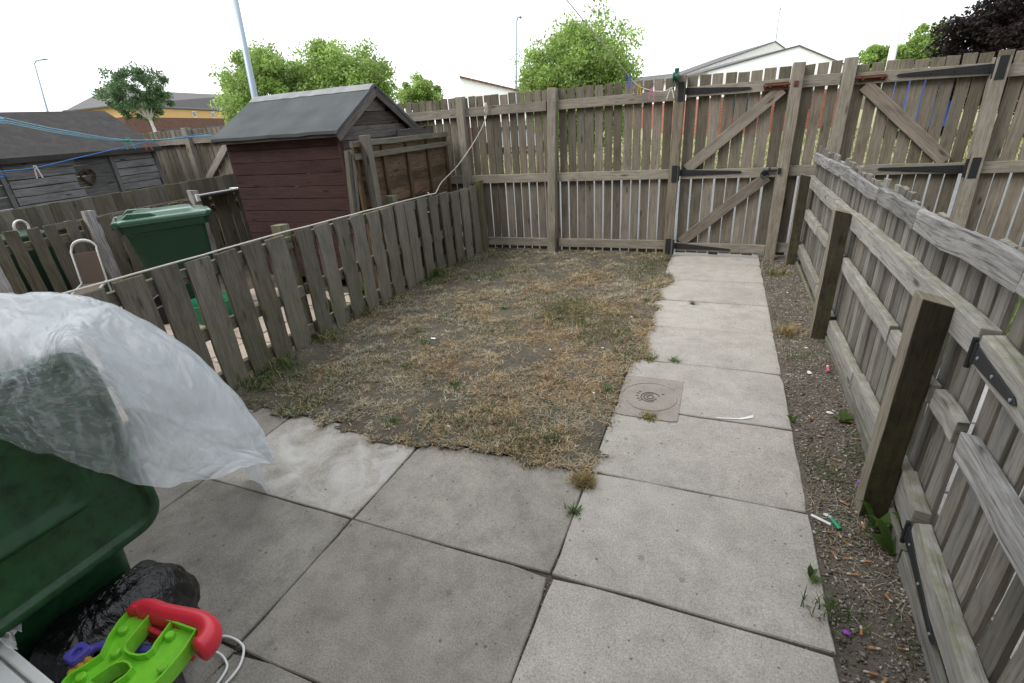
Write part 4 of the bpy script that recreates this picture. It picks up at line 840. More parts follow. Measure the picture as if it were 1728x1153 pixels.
# plastic sheet
t = NT('clear_plastic'); uv = t.uv(); p = t.obj()
w1 = t.noise(t.scale(uv, (5, 2.6, 1)), 1, 5, .6, 1.2)
def crease(sx, sy, warp):                         # facets and creases of crumpled film
    n = t.n('ShaderNodeTexNoise'); n.inputs['Scale'].default_value = 1.0; n.inputs['Detail'].default_value = 3; sv = t.scale(uv, (sx*.6, sy*.6, 1)); t.l(sv, n.inputs['Vector'])
    mx = t.n('ShaderNodeVectorMath', operation='MULTIPLY_ADD'); t.l(n.outputs['Color'], mx.inputs[0]); mx.inputs[1].default_value = (warp, warp, 0); t.l(t.scale(uv, (sx, sy, 1)), mx.inputs[2])
    return t.math('MINIMUM', t.voro(mx.outputs[0], 1, 'DISTANCE_TO_EDGE'), .32)
k1, k2, k3 = crease(7, 4.5, 1.6), crease(17, 10, 1.8), crease(34, 26, 1.6)
t.bump(t.math('ADD', t.math('MULTIPLY', w1, .5), t.math('ADD', t.math('MULTIPLY', k1, .45), t.math('ADD', t.math('MULTIPLY', k2, .38), t.math('MULTIPLY', k3, .20)))), .55, .03)
t.set((.84, .89, .94), .14, .6)
trl = t.n('ShaderNodeBsdfTranslucent'); trl.inputs[0].default_value = (.86, .90, .94, 1)
m1 = t.n('ShaderNodeMixShader'); m1.inputs[0].default_value = .35; t.l(t.b.outputs[0], m1.inputs[1]); t.l(trl.outputs[0], m1.inputs[2])
tp_ = t.n('ShaderNodeBsdfTransparent'); tp_.inputs[0].default_value = (.95, .97, .98, 1)
lw = t.n('ShaderNodeLayerWeight'); lw.inputs['Blend'].default_value = .35
su = t.n('ShaderNodeSeparateXYZ'); t.l(uv, su.inputs[0])     # the film lies double except where it hangs over the lid
one = t.math('MULTIPLY', t.ramp(su.outputs['X'], [(.40, 1.), (.52, 0.)]), t.ramp(su.outputs['Y'], [(.60, 0.), (.68, 1.)]))
op = t.math('ADD', t.math('SUBTRACT', t.math('ADD', .36, t.math('MULTIPLY', lw.outputs['Facing'], .46)), t.math('SUBTRACT', t.math('MULTIPLY', one, .30), t.math('MULTIPLY', one, t.math('MULTIPLY', t.ramp(t.noise(t.scale(uv, (15, 30, 1)), 1, 4, .55, 1.8), [(.44, 0.), (.80, 1.)]), .32)))), t.math('MULTIPLY', t.ramp(w1, [(.40, 0.), (.70, 1.)]), .26), True)
m2 = t.n('ShaderNodeMixShader'); t.l(op, m2.inputs[0]); t.l(tp_.outputs[0], m2.inputs[1]); t.l(m1.outputs[0], m2.inputs[2]); t.l(m2.outputs[0], t.out.inputs[0])
M_SHEET = t.m
G0 = np.array(SHEET); nr, nc = G0.shape[:2]
def crm(P, tt):                                   # Catmull-Rom along axis 0
    n = len(P); i = np.clip(np.floor(tt).astype(int), 0, n-2); f = (tt-i)[:, None, None]
    a, b, c, d = P[np.clip(i-1, 0, n-1)], P[i], P[i+1], P[np.clip(i+2, 0, n-1)]
    return .5*(2*b+(c-a)*f+(2*a-5*b+4*c-d)*f*f+(3*b-a-3*c+d)*f**3)
NU, NV = 420, 340
A = crm(G0, np.linspace(0, nr-1, NV)); A = crm(A.transpose(1, 0, 2), np.linspace(0, nc-1, NU)).transpose(1, 0, 2)
du = np.gradient(A, axis=1); dv = np.gradient(A, axis=0); nn = np.cross(du, dv); nn /= np.linalg.norm(nn, axis=2, keepdims=True)+1e-9
uu, vv = np.meshgrid(np.linspace(0, 1, NU), np.linspace(0, 1, NV))
ridge = lambda a: 1-np.abs(2*a-1)
wob = fbm(uu*5, vv*5, 3, 3)
wr = .018*(ridge(fbm(uu*5+vv*3+wob, vv*2.2-uu*2, 7, 2))-.6)+.006*(ridge(fbm(uu*12+vv*6, vv*5-uu*5+wob*1.5, 9, 2))-.6)+.006*(ridge(fbm(uu*24-vv*10, vv*15+uu*9+wob*2.5, 19, 2))-.6)*np.clip(1.35-1.6*uu, .12, 1)
onlid = np.clip((.62-uu)/.1, 0, 1)*np.clip((vv-.62)/.06, 0, 1)
wr = wr+onlid*.007*(ridge(fbm(uu*30+wob*4, vv*26-uu*12, 53, 2))-.5); wr = np.where(onlid > 0, np.maximum(wr, -.014), wr); pin = np.clip(np.minimum((1-vv)*14, 1), .35, 1)
A = A+nn*(wr*pin)[:, :, None]+nn*(.012*np.sign(nn @ np.array([.8, -.4, .5])))[:, :, None]
hemj = (fbm(uu*9, uu*0, 33, 3)-.5)*.05*np.clip((vv-.9)/.1, 0, 1); A[:, :, 2] += hemj
idx = np.arange(NU*NV).reshape(NV, NU); F = np.stack([idx[:-1, :-1].ravel(), idx[:-1, 1:].ravel(), idx[1:, 1:].ravel(), idx[1:, :-1].ravel()], 1)
o = mesh_np('plastic_sheet', A.reshape(-1, 3), F, M_SHEET, smooth=True)
ul = o.data.uv_layers.new(name='UVMap'); ul.data.foreach_set('uv', np.stack([uu.ravel(), vv.ravel()], 1)[F.ravel()].astype(np.float32).ravel())
set_props(o, 'crumpled translucent plastic sheet draped over the foreground wheelie bin', 'plastic sheet')

# rubbish bags
def bag(name, label, c, rad, seed, tie=None):
    nu, nv = 96, 64; V_ = []
    th, ph = np.meshgrid(np.linspace(0, 2*math.pi, nu, endpoint=False), np.linspace(.02, math.pi-.02, nv))
    x, y, z = np.sin(ph)*np.cos(th), np.sin(ph)*np.sin(th), np.cos(ph)
    sq = lambda a, p: np.sign(a)*np.abs(a)**p
    pl = ridge(fbm(th*5.1+seed, ph*1.2+seed, seed, 3))
    d = 1+.16*(fbm(x*2+seed, y*2+z*2, seed+1, 3)-.5)*2+.055*(pl-.6)*np.sin(ph)+.03*(ridge(fbm(th*14, ph*4, seed+2, 2))-.6)
    X = c[0]+rad[0]*sq(x, .8)*d; Y = c[1]+rad[1]*sq(y, .8)*d; Z = np.maximum(c[2]+rad[2]*sq(z, .85)*d, .004)
    idx = np.arange(nu*nv).reshape(nv, nu); nx = np.roll(idx, -1, 1)
    F = np.stack([idx[:-1].ravel(), idx[1:].ravel(), nx[1:].ravel(), nx[:-1].ravel()], 1)
    o = mesh_np(name, np.stack([X, Y, Z], 2).reshape(-1, 3), F, M_BAG, smooth=True)
    return set_props(o, label, 'rubbish bag')
tb = NT('black_bag_plastic'); tn = tb.obj(); tb.bump(tb.math('ADD', tb.noise(tn, 9, 4, .55, 2.0), tb.math('MULTIPLY', tb.noise(tb.scale(tn, (1, 1, .2)), 34, 2, .5, .6), .35)), .55, .035); M_BAG = tb.set((.0045, .0045, .005), .25, .5)
bag('rubbish_bag', 'shiny black rubbish bag standing under the hanging bin lid, nearest the slabs', (-1.12, -.765, .165), (.145, .215, .165), 3)
bag('rubbish_bag', 'shiny black rubbish bag slumped behind the upturned green toy, beside the white board', (-1.02, -.93, .12), (.22, .20, .15), 8)

# upturned plastic toy
ty = thing('toy_table', 'upturned plastic toy with bright green legs and a red rounded edge lying on rubbish bags', 'toy', (-.92, -.8, .2))
M_TG = plain('lime_plastic', (.19, .58, .03), .38, .5, 0, .12, 8, 0, (.14, .3, .04), .5); M_TR = plain('red_plastic', (.60, .028, .05), .35, .5, 0, .1, 6)
M_TB = plain('violet_plastic', (.10, .09, .46), .4, .5, 0, .1, 6); M_TY = plain('yellow_plastic', (.62, .40, .02), .45, .5, 0, .15, 6)
bm = bmesh.new(); loops = []
for P in (TOY_OUT, TOY_H1, TOY_H2):
    vs = [bm.verts.new((x, y, .352)) for x, y in P]; loops.append([bm.edges.new((vs[i], vs[(i+1) % len(vs)])) for i in range(len(vs))])
bmesh.ops.triangle_fill(bm, use_beauty=True, edges=[e for l in loops for e in l]); bmesh.ops.recalc_face_normals(bm, faces=bm.faces[:])
mm = MB(); bm.verts.ensure_lookup_table(); base = [v.co.copy() for v in bm.verts]; bm.verts.index_update(); mm.v = base[:]
for f in bm.faces: mm.face([v.index for v in f.verts], [(0, 0)]*len(f.verts), (.5, .5, 0))
nb0 = len(mm.v); mm.v += [v+Vector((0, 0, -.008)) for v in base]
for f in bm.faces: mm.face([v.index+nb0 for v in f.verts][::-1], [(0, 0)]*len(f.verts), (.5, .5, 0))
bm.free(); mm.build('frame_plate', M_TG, ty)
m = MB()
for P in (TOY_OUT, TOY_H1, TOY_H2):
    c = Vector((sum(p[0] for p in P)/len(P), sum(p[1] for p in P)/len(P), 0)); n = len(P); A, B = [], []
    ccw = sum(P[i][0]*P[(i+1) % n][1]-P[(i+1) % n][0]*P[i][1] for i in range(n)) > 0
    for i in range(n):
        a, b = Vector((*P[i-1], 0)), Vector((*P[(i+1) % n], 0)); d = (b-a).normalized(); nv = Vector((d.y, -d.x, 0))*(1 if ccw else -1)
        if P is not TOY_OUT: nv = nv
        A.append(Vector((*P[i], 0))); B.append(Vector((*P[i], 0))-nv*.005*(1 if P is TOY_OUT else -1))
    z0, z1 = .328, .372
    m.rings([[(v.x, v.y, z0) for v in A], [(v.x, v.y, z1) for v in A], [(v.x, v.y, z1) for v in B], [(v.x, v.y, z0) for v in B], [(v.x, v.y, z0) for v in A]], cap=False)
m.build('rim', M_TG, ty, .0012)
for x, y in TOY_STUDS: MB().lathe([(.012, 0), (.0115, .014), (.009, .017), (.001, .017)], (x, y, .352), 16).build('stud', M_TG, ty)
def densify(P, k=5):
    P = [np.array(p, float) for p in P]; out = []
    for i in range(len(P)-1):
        a, b, c, d = P[max(i-1, 0)], P[i], P[i+1], P[min(i+2, len(P)-1)]
        for q in range(k):
            f = q/k; out.append(tuple(.5*(2*b+(c-a)*f+(2*a-5*b+4*c-d)*f*f+(3*b-a-3*c+d)*f**3)))
    out.append(tuple(P[-1])); return out
rp_ = densify(TOY_RED, 5); n = len(rp_)
MB().tube([(x, y, z-.022) for x, y, z in rp_], [.028*min(1, .55+.3*min(i, n-1-i)) for i in range(n)], 14, flat=1.35, flatdir=(0, 0, 1)).build('red_edge', M_TR, ty, 0, True)
MB().box((TOY_RED[4][0]-.01, TOY_RED[4][1]-.045, .315), (.19, .012, .06)).build('red_panel', M_TR, ty, .004)
bl = densify(TOY_BLUE, 4); m = MB(); m.tube(bl, .011, 8, flat=1.2, flatdir=(0, 0, 1))
x, y, z = TOY_BLUE[0]; ring_plate(m, x, y, .024, .024, .012, z-.014, z+.016, 20); m.lathe([(.024, -.012), (.024, .002), (.001, .002)], (x, y, z), 20); m.build('violet_bar', M_TB, ty, .002, True)
yb = densify(TOY_YEL, 4); m = MB(); [m.tube([(a, b-dy, c+.02) for a, b, c in yb], .010, 6) for dy in (0, .018, .036)]; m.build('yellow_bar', M_TY, ty, 0, True)
cbl = MB().tube(densify(CABLE, 6), .0042, 8).tube(densify(CABLE2, 6), .0042, 8)
set_props(cbl.build('white_cable', M_CABLE, None, 0, True), 'thin white cable in two loops on the slab beside the red toy edge', 'cable')

# white board and crumpled film in the corner
wb = thing('white_board', 'white plastic board wrapped in torn film at the bottom left corner', 'board', (-1.02, -1.0, 0))
M_WHITE = plain('white_plastic', (.70, .72, .72), .45, .4, 0, .06, 6, 0, (.45, .44, .42), .3)
def bar(m, a, b, w, h, z0): 
    a, b = Vector((*a, 0)), Vector((*b, 0)); d = (b-a).normalized(); nv = Vector((-d.y, d.x, 0))
    m.rings([[p+nv*0+Vector((0, 0, z0)), p-nv*w+Vector((0, 0, z0)), p-nv*w+Vector((0, 0, z0+h)), p+Vector((0, 0, z0+h))] for p in (a, b)])
dW = (Vector(WB[1])-Vector(WB[0])).normalized(); aW = Vector(WB[0])-dW*.35; bW = Vector(WB[1])+dW*.25
m = MB(); bar(m, (aW.x, aW.y), (bW.x, bW.y), .022, .42, .0); bar(m, (aW.x, aW.y-.027), (bW.x, bW.y-.027), .10, .415, .0); bar(m, (aW.x, aW.y-.021), (bW.x, bW.y-.021), .008, .40, .0); m.build('panel', M_WHITE, wb, .004)
t = NT('torn_film'); t.bump(t.noise(t.obj(), 40, 5, .6, 2), .9, .02); t.set((.72, .71, .70), .3, .5); tq = t.n('ShaderNodeBsdfTransparent'); mx = t.n('ShaderNodeMixShader'); mx.inputs[0].default_value = .7; t.l(tq.outputs[0], mx.inputs[1]); t.l(t.b.outputs[0], mx.inputs[2]); t.l(mx.outputs[0], t.out.inputs[0])
fx, fy = np.meshgrid(np.linspace(0, 1, 40), np.linspace(0, 1, 30))
c00, c10, c01, c11 = [np.array(q) for q in ((-1.34, -.93, .40), (-1.15, -.895, .425), (-1.30, -1.03, .445), (-1.03, -.955, .43))]
P = (c00*(1-fx[..., None])+c10*fx[..., None])*(1-fy[..., None])+(c01*(1-fx[..., None])+c11*fx[..., None])*fy[..., None]
P[:, :, 2] += .05*(ridge(fbm(fx*3, fy*3, 5, 3))-.5); P[:, :, 1] += .03*(fbm(fx*5, fy*2, 8, 2)-.5)
idx = np.arange(1200).reshape(30, 40); F = np.stack([idx[:-1, :-1].ravel(), idx[:-1, 1:].ravel(), idx[1:, 1:].ravel(), idx[1:, :-1].ravel()], 1)
o = mesh_np('wrapping_film', P.reshape(-1, 3)-np.array(wb.location), F, t.m, parent=wb, smooth=True)

# ------------------------------------------------------------------ things in the left garden
M_TRUG = plain('bright_green_plastic', (.012, .23, .10), .4, .5, 0, .1, 5)
m = MB(); n = 24
def circ(r, z, cx, cy, sy=1.): return [(cx+r*math.cos(6.283*i/n), cy+r*sy*math.sin(6.283*i/n), z) for i in range(n)]
tx, tyy = -3.80, 1.68
m.rings([circ(.14, .0, tx, tyy), circ(.19, .16, tx, tyy), circ(.215, .20, tx, tyy), circ(.20, .20, tx, tyy), circ(.17, .14, tx, tyy), circ(.12, .02, tx, tyy)])
set_props(m.build('bucket', M_TRUG, None, 0, True), 'bright green plastic bucket on the paving, seen through the left picket fence', 'bucket')
m = MB(); bx_, by_ = -4.72, 1.93
m.rings([circ(max(.1*math.sin(a), .002), .1-.1*math.cos(a), bx_, by_) for a in np.linspace(.02, 3.12, 12)]); set_props(m.build('ball', M_BLACKP, None, 0, True), 'black ball on the paving, seen through the left picket fence', 'ball')
m = MB(); m.rings([circ(.035, .0, -3.42, 1.44), circ(.04, .09, -3.42, 1.44), circ(.02, .11, -3.42, 1.44), circ(.02, .13, -3.42, 1.44)]); set_props(m.build('plastic_pot', M_CABLE, None, 0, True), 'small white plastic pot beside the bright green bucket', 'pot')
ch = thing('garden_chair', 'garden chair with white tubular frame and beige fabric back, behind the left picket fence', 'chair', (-4.75, 1.3, 0), 0)
MC = Matrix.Translation((-4.72, 1.30, .0)) @ Matrix.Rotation(R(-40), 4, 'Z') @ Matrix.Diagonal((1, .55, 1, 1))
def arc(s): return [(x, s, z) for x, z in ((-.1, .42), (-.16, .62), (-.2, .74))]
xf(MB().tube([(-.05, -.17, .0), (-.08, -.17, .42), (-.17, -.17, .70)]+[(-.20-.01*math.sin(a), -.17*math.cos(a), .70+.085*math.sin(a)) for a in np.linspace(.15, 2.99, 9)]+[(-.17, .17, .70), (-.08, .17, .42), (-.05, .17, .0)], .014, 8), MC).build('back_frame', M_CABLE, ch, 0, True)
M_BEIGE = plain('beige_fabric', (.15, .118, .095), .9, .1, 0, .12, 20, .2)
xf(MB().rings([[(-.075-.022*k, -.155, .40+.07*k), (-.075-.022*k, .155, .40+.07*k), (-.085-.022*k, .155, .40+.07*k), (-.085-.022*k, -.155, .40+.07*k)] for k in range(5)]), MC).build('backrest', M_BEIGE, ch)
xf(MB().box((.13, 0, .41), (.42, .34, .015)), MC).build('seat', M_BEIGE, ch, .004)
for s in (-.17, .17): xf(MB().tube([(-.07, s, .42), (.34, s, .42), (.36, s, 0)], .014, 8), MC).build('leg', M_CABLE, ch, 0, True)

# ------------------------------------------------------------------ washing lines, pegs and ropes
def peg(p, label, colr, az=0., tilt=.12):
    nm = 'peg_'+'_'.join('%d' % (c*99) for c in colr)
    mt = bpy.data.materials.get(nm) or plain(nm, colr, .5, .4, 0, .08, 20)
    m = MB()
    for s in (-1, 1): m.plank((s*.005, 0, .022), (s*(.006+.5*tilt*.085), 0, -.078), (0, 1, 0), .014, .007, n=2, jit=0, warp=0)
    m.box((0, 0, -.004), (.013, .012, .006)); m.v = [Matrix.Rotation(az, 3, 'Z') @ Vector(v)+Vector(p) for v in m.v]
    return set_props(m.build('clothes_peg', mt, None, .001), label, 'peg', 'clothes pegs on the washing lines')
peg(PEGS_L[0], 'green clothes peg on the pale blue line in front of the grey shed roof', (.05, .42, .24), .9, .5)
peg(PEGS_L[1], 'red clothes peg where the two left washing lines cross', (.62, .12, .08), .9, .4)
peg(PEGS_L[2], 'small white clothes peg on the blue line at far left', (.7, .62, .6), .9, .3)
peg(PEGS_R[0], 'dark blue clothes peg highest on the line beside the back gate', (.03, .06, .22), .0, .1)
peg(PEGS_R[1], 'lighter blue clothes peg just below the dark blue one on the back line', (.08, .16, .42), .2, .15)
peg(PEGS_R[2], 'yellow clothes peg hanging on the top rail of the back fence', (.55, .36, .04), .0, .25)
peg(PEGS_R[3], 'pink clothes peg on the line between the yellow and white pegs', (.62, .14, .36), .0, .5)
peg(PEGS_R[4], 'white clothes peg under the green line reel on the gate post', (.7, .7, .68), .0, .7)
def extend(a, b, k): a, b = Vector(a), Vector(b); return tuple(a+(a-b)*k)
SH = (-4.50, 2.76, 1.575)
L1 = [(-2.9, -1.70, 2.35)]+[LINE_TEAL[0]]+LINE_TEAL[1:]+[SH]
m = MB(); L1d = densify(L1, 8)
for dx, dz in ((0, 0), (.012, .018), (-.01, -.015)): m.tube([(x+dx*math.sin(i*.25), y, z+dz*abs(math.sin(i*.09))) for i, (x, y, z) in enumerate(L1d)], .0042, 6)
set_props(m.build('washing_line', M_TEALL, None, 0, True), 'pale blue washing line of several strands sagging across the left garden', 'washing line')
L2 = [(-4.3, -1.70, 1.75)]+LINE_BLUE[:5]+[(-4.47, 2.75, 1.60)]
set_props(MB().tube(densify(L2, 8), .0045, 6).build('washing_line', M_BLUEL, None, 0, True), 'bright blue washing line below the pale one in the left garden', 'washing line')
L3 = [(-.62, -1.74, 2.80), (-.58, .6, 2.42), (-.545, 2.28, 2.16)]+[LINE_R[0]]+LINE_R[1:]+[(-.05, 4.372, 1.70)]
L3 = densify(L3[:4], 6)+densify(LINE_R, 4)
set_props(MB().tube(L3, .0035, 6).build('washing_line', M_ROPE, None, 0, True), 'white washing line running down from the house to the back gate post', 'washing line')
m = MB(); m.lathe([(.012, -.03), (.042, -.028), (.045, -.02), (.03, -.012), (.03, .012), (.045, .02), (.042, .028), (.012, .03)], (-.055, 4.345, 1.775), 20, 'X')
m.box((-.05, 4.365, 1.82), (.04, .02, .06)); m.tube([(-.055, 4.34, 1.775), (-.06, 4.335, 1.69)], .006, 6)
set_props(m.build('line_reel', plain('dark_green_reel', (.02, .10, .08), .45), None, .002), 'dark green washing line reel on top of the gate post', 'reel')
rp0 = [(lfx(y)+random.uniform(-.004, .006), y, lfz(y)+.012+random.uniform(0, .004)) for y in np.arange(-1.85, 3.5, .14)]
rope = rp0+[ROPE[4]]*0
R_ = densify(rp0[-2:]+[ROPE[4], ROPE[3], ROPE[2], ROPE[1], ROPE[0], (-2.10, 4.405, 1.70)], 5)
m = MB(); m.tube(rp0+R_[6:], .0055, 7); m.tube(densify([(lfx(3.36), 3.36, lfz(3.36)+.012)]+ROPE_LOOP, 5), .0058, 7)
m.tube([(-2.11, 4.39, 1.70), (-2.10, 4.395, 1.66), (-2.12, 4.39, 1.62), (-2.09, 4.39, 1.58)], .008, 6)
set_props(m.build('rope', M_ROPE, None, 0, True), 'white rope lying along the grey picket fence top and tied to the back fence', 'rope')

# ------------------------------------------------------------------ litter
M_PAPER = plain('white_paper', (.72, .72, .7), .85, .2, 0, .06, 30); M_BUTT = plain('cigarette_paper', (.36, .19, .09), .9, .1, 0, .2, 60); M_BUTTW = plain('burnt_paper', (.5, .46, .4), .9, .1, 0, .3, 60)
plab = {0: 'largest crumpled white tissue in the middle of the grass', 13: 'white wrapper on the chip strip beside the middle of the right fence', 15: 'white wrapper among green leaves on the chip strip'}
def scrap(p, s, name, mat, label, cat, group=None, fold=.5):
    n = random.randint(5, 7); m = MB(); az = random.uniform(0, 6.28)
    O = [(s*random.uniform(.5, 1)*math.cos(6.28*i/n+az), s*random.uniform(.4, .8)*math.sin(6.28*i/n+az), s*fold*random.uniform(0, .7)) for i in range(n)]
    m.v = [Vector((0, 0, s*fold*.5))]+[Vector(o) for o in O]+[Vector((0, 0, s*fold*.5-.002))]+[Vector(o)-Vector((0, 0, .002)) for o in O]
    for i in range(n):
        k = (i+1) % n; m.face((0, 1+i, 1+k), [(0, 0)]*3, (.5, .5, 0)); m.face((n+1, n+2+k, n+2+i), [(0, 0)]*3, (.5, .5, 0)); m.face((1+i, n+2+i, n+2+k, 1+k), [(0, 0)]*4, (.5, .5, 0))
    zb = float(lawn_z(p[0], p[1])) if p[0] < -.05 else (float(strip_z(p[0], p[1])) if p[0] > .9 else .002)
    m.v = [v+Vector((p[0], p[1], zb+.006)) for v in m.v]
    return set_props(m.build(name, mat), label, cat, group)
for i, p in enumerate(PAPER):
    if i in (0, 13, 15): scrap(p, .035 if i == 0 else .025, 'paper_scrap', M_PAPER, plab[i], 'paper', 'white paper litter')
    else: scrap(p, random.uniform(.010, .017), 'paper_scrap', M_PAPER, 'tiny white paper scrap, thumbnail sized, lying on the ground', 'paper', 'white paper litter')
M0 = MISC
def colscrap(k, s, col, label, cat='litter'): return scrap(M0[k], s, 'plastic_scrap', plain('scrap_'+k, col, .5), label, cat)
colscrap('tan', .026, (.36, .17, .08), 'orange brown leaf scrap beside the largest white tissue on the grass')
colscrap('blue', .018, (.05, .14, .5), 'small blue plastic scrap on the grass'); colscrap('pink', .012, (.6, .12, .3), 'small pink plastic scrap beside the blue one on the grass')
colscrap('cap', .014, (.5, .02, .02), 'small red plastic scrap under the right hand fence'); colscrap('purple', .014, (.3, .05, .5), 'violet petal scrap at the foot of the nearest right hand post'); colscrap('purple2', .015, (.32, .06, .5), 'violet petal scrap on the chip strip nearest the viewer')
def lighter(k, az, body, label, white=False):
    p = M0[k]; z = float(strip_z(p[0], p[1]))+.014; d = Vector((math.cos(az), math.sin(az), .05)); c = Vector((p[0], p[1], z)); t = thing('lighter', label, 'lighter', c)
    MB().tube([c-d*.032, c+d*.02], .0085, 10, flat=.7, flatdir=(0, 0, 1)).build('body', body, t, .001); MB().tube([c+d*.021, c+d*.033], .0075, 10, flat=.7, flatdir=(0, 0, 1)).build('cap', M_CABLE if white else M_STEEL, t, .001)
lighter('lighter_g', 2.0, plain('green_lighter', (.0, .26, .12), .3), 'green plastic lighter on the chips beside the nearest slab edge')
lighter('lighter_p', 1.5, plain('pink_lighter', (.55, .12, .17), .3), 'pink plastic lighter with white cap on the chips by the right fence', True)
P_ = M0['strip']; m = MB(); m.rings([[(P_[0]-.09+.018*k, P_[1]-.02+.0035*k+(.02 if k > 7 else 0)*(k-7)/3, .004), (P_[0]-.09+.018*k, P_[1]-.012+.0035*k+.03*max(0, (k-6)/4), .004+.006*max(0, (k-7)/3)), (P_[0]-.09+.018*k, P_[1]-.012+.0035*k+.03*max(0, (k-6)/4), .006+.006*max(0, (k-7)/3)), (P_[0]-.09+.018*k, P_[1]-.02+.0035*k+(.02 if k > 7 else 0)*(k-7)/3, .006)] for k in range(11)])
set_props(m.build('plastic_strip', M_PAPER), 'thin white plastic strip lying along a joint of the path', 'litter')
P_ = M0['clear']; m = MB(); m.box((P_[0], P_[1], .012), (.07, .012, .003), -.5); set_props(m.build('plastic_strip', M_CABLE), 'narrow pale plastic strip reaching from the slab edge onto the chips', 'litter')
m = MB(); m.tube([(-.016, 0, 0), (.006, 0, 0)], .0042, 7); but0 = m.build('filter', M_BUTT, None, local=True); m = MB(); m.tube([(.006, 0, 0), (.014, .001, .001), (.017, .002, .002)], [.0041, .0036, .002], 7); ash0 = m.build('paper_end', M_BUTTW, None, local=True)
for i, p in enumerate(BUTTS):
    z = float(lawn_z(p[0], p[1])) if p[0] < 0 else float(strip_z(p[0], p[1])) if p[0] > .9 else .002
    t = thing('cigarette_butt', 'squashed orange cigarette butt lying on the ground', 'cigarette butt', (p[0], p[1], z+.009), random.uniform(0, 6.28), 'cigarette butts on the ground')
    a, b = (but0, ash0) if i == 0 else (but0.copy(), ash0.copy())
    for q in (a, b):
        if i: COL.objects.link(q)
        q.parent = t; q.location = (0, 0, 0)
    t.scale = (random.uniform(.8, 1.15), random.uniform(.8, 1.1), random.uniform(.7, 1))

# ------------------------------------------------------------------ weeds and tufts
GREENS = np.array([[.07, .13, .028], [.09, .155, .035], [.12, .175, .045], [.05, .095, .025]]); DRY = np.array([[.42, .30, .15], [.36, .25, .12], [.47, .38, .22], [.2, .22, .07]])
def tuft(p, n, L, spread, label, pal_=GREENS, lift=(.5, .98), wd=(.0025, .005), cat='grass tuft', name='grass_tuft', group='grass tufts and weeds'):
    x = p[0]+RNG.normal(0, spread, n); y = p[1]+RNG.normal(0, spread*.8, n); z = np.full(n, float(lawn_z(p[0], p[1])) if p[0] < 0 else -.006)
    v, f, c = blades(x, y, z, RNG.uniform(L*.45, L, n), RNG.uniform(*wd, n), RNG.uniform(*lift, n), RNG.uniform(0, 6.283, n), pal_[RNG.integers(0, len(pal_), n)]*RNG.uniform(.7, 1.2, (n, 1)), curl=.5)
    b = np.array([p[0], p[1], z[0]]); o = mesh_np(name, v-b, f, M_BLADE, c); o.location = b
    return set_props(o, label, cat, group)
def broad(p, n, L, label, upr=.5):
    """broad leaved weed: pointed leaves of several faces round a crown"""
    vs, fs, cs = [], [], []
    for i in range(n):
        a = random.uniform(0, 6.28); l = L*random.uniform(.6, 1.1); e = upr*random.uniform(.5, 1.3); w = l*random.uniform(.16, .26); b = len(vs); col = GREENS[random.randint(0, 3)]*random.uniform(.7, 1.2)
        for k in range(6):
            s = k/5; r_ = l*s; h = l*e*math.sin(s*2.1)*.8; ww = w*math.sin(min(1, s*1.15+.12)*3.0)
            c, si = math.cos(a), math.sin(a)
            for q in (-1, 0, 1): vs.append((c*r_-si*ww*q, si*r_+c*ww*q, h+(.25*ww if q else 0)+.004))
        for k in range(5):
            for q in (0, 1): fs.append((b+k*3+q, b+k*3+q+1, b+k*3+q+4, b+k*3+q+3)); cs.append(col)
    o = mesh_np('weed', np.array(vs), np.array(fs), M_LEAF, np.array(cs)); o.location = (p[0], p[1], float(strip_z(p[0], p[1])) if p[0] > .9 else (float(lawn_z(p[0], p[1])) if p[0] < 0 else 0.))
    return set_props(o, label, 'weed', 'grass tufts and weeds')
w = WEEDS_PATH
tuft(w[0], 150, .06, .022, 'small dry green tuft at the left end of a path joint, above the drain cover', np.concatenate([GREENS, DRY]), (.2, .8))
tuft(w[1], 50, .06, .012, 'sparse green tuft in a path joint right of the dry one', lift=(.2, .8))
tuft(w[2], 420, .03, .022, 'rounded mossy tuft at the front edge of the drain cover', np.array([[.2, .24, .05], [.28, .26, .06], [.35, .24, .08]]), (.3, .95))
tuft(w[3], 620, .055, .022, 'rounded straw coloured tuft where lawn, patio and path meet', DRY, (.3, .95))
tuft(w[4], 60, .05, .012, 'small green tuft in the joint between the dark patio and the path', lift=(.3, .9))
tuft(w[5], 40, .05, .014, 'small green tuft in a far joint of the path')
tuft(w[6], 40, .05, .014, 'green tuft at the left end of the far path joint'); tuft(w[7], 50, .05, .016, 'green tuft on the grass edge beside the far path')
s = WEEDS_STRIP
broad(s[0], 5, .05, 'narrow green weed at the slab edge beside the right fence', 1.0); broad(s[1], 12, .075, 'bushy green weed beside the white wrapper on the chip strip', .6)
broad(s[2], 5, .10, 'broad leaved weed at the foot of the nearest right hand post', .9); broad(s[3], 4, .12, 'long leaved weed against the gravel board behind the nearest post', .8)
broad(s[4], 7, .045, 'low green weed growing over the slab edge nearest the viewer', .5); tuft(s[5], 60, .07, .035, 'thin grass tuft on the chip strip nearest the viewer')
tuft(s[6], 220, .08, .05, 'green and dry grass at the far end of the chip strip', np.concatenate([GREENS, DRY])); tuft(s[7], 60, .06, .05, 'sparse grass on the chip strip below the far right hand post')
tuft(s[10], 200, .10, .045, 'brown grass at the foot of the right gate post', DRY)
f_ = WEEDS_FENCE
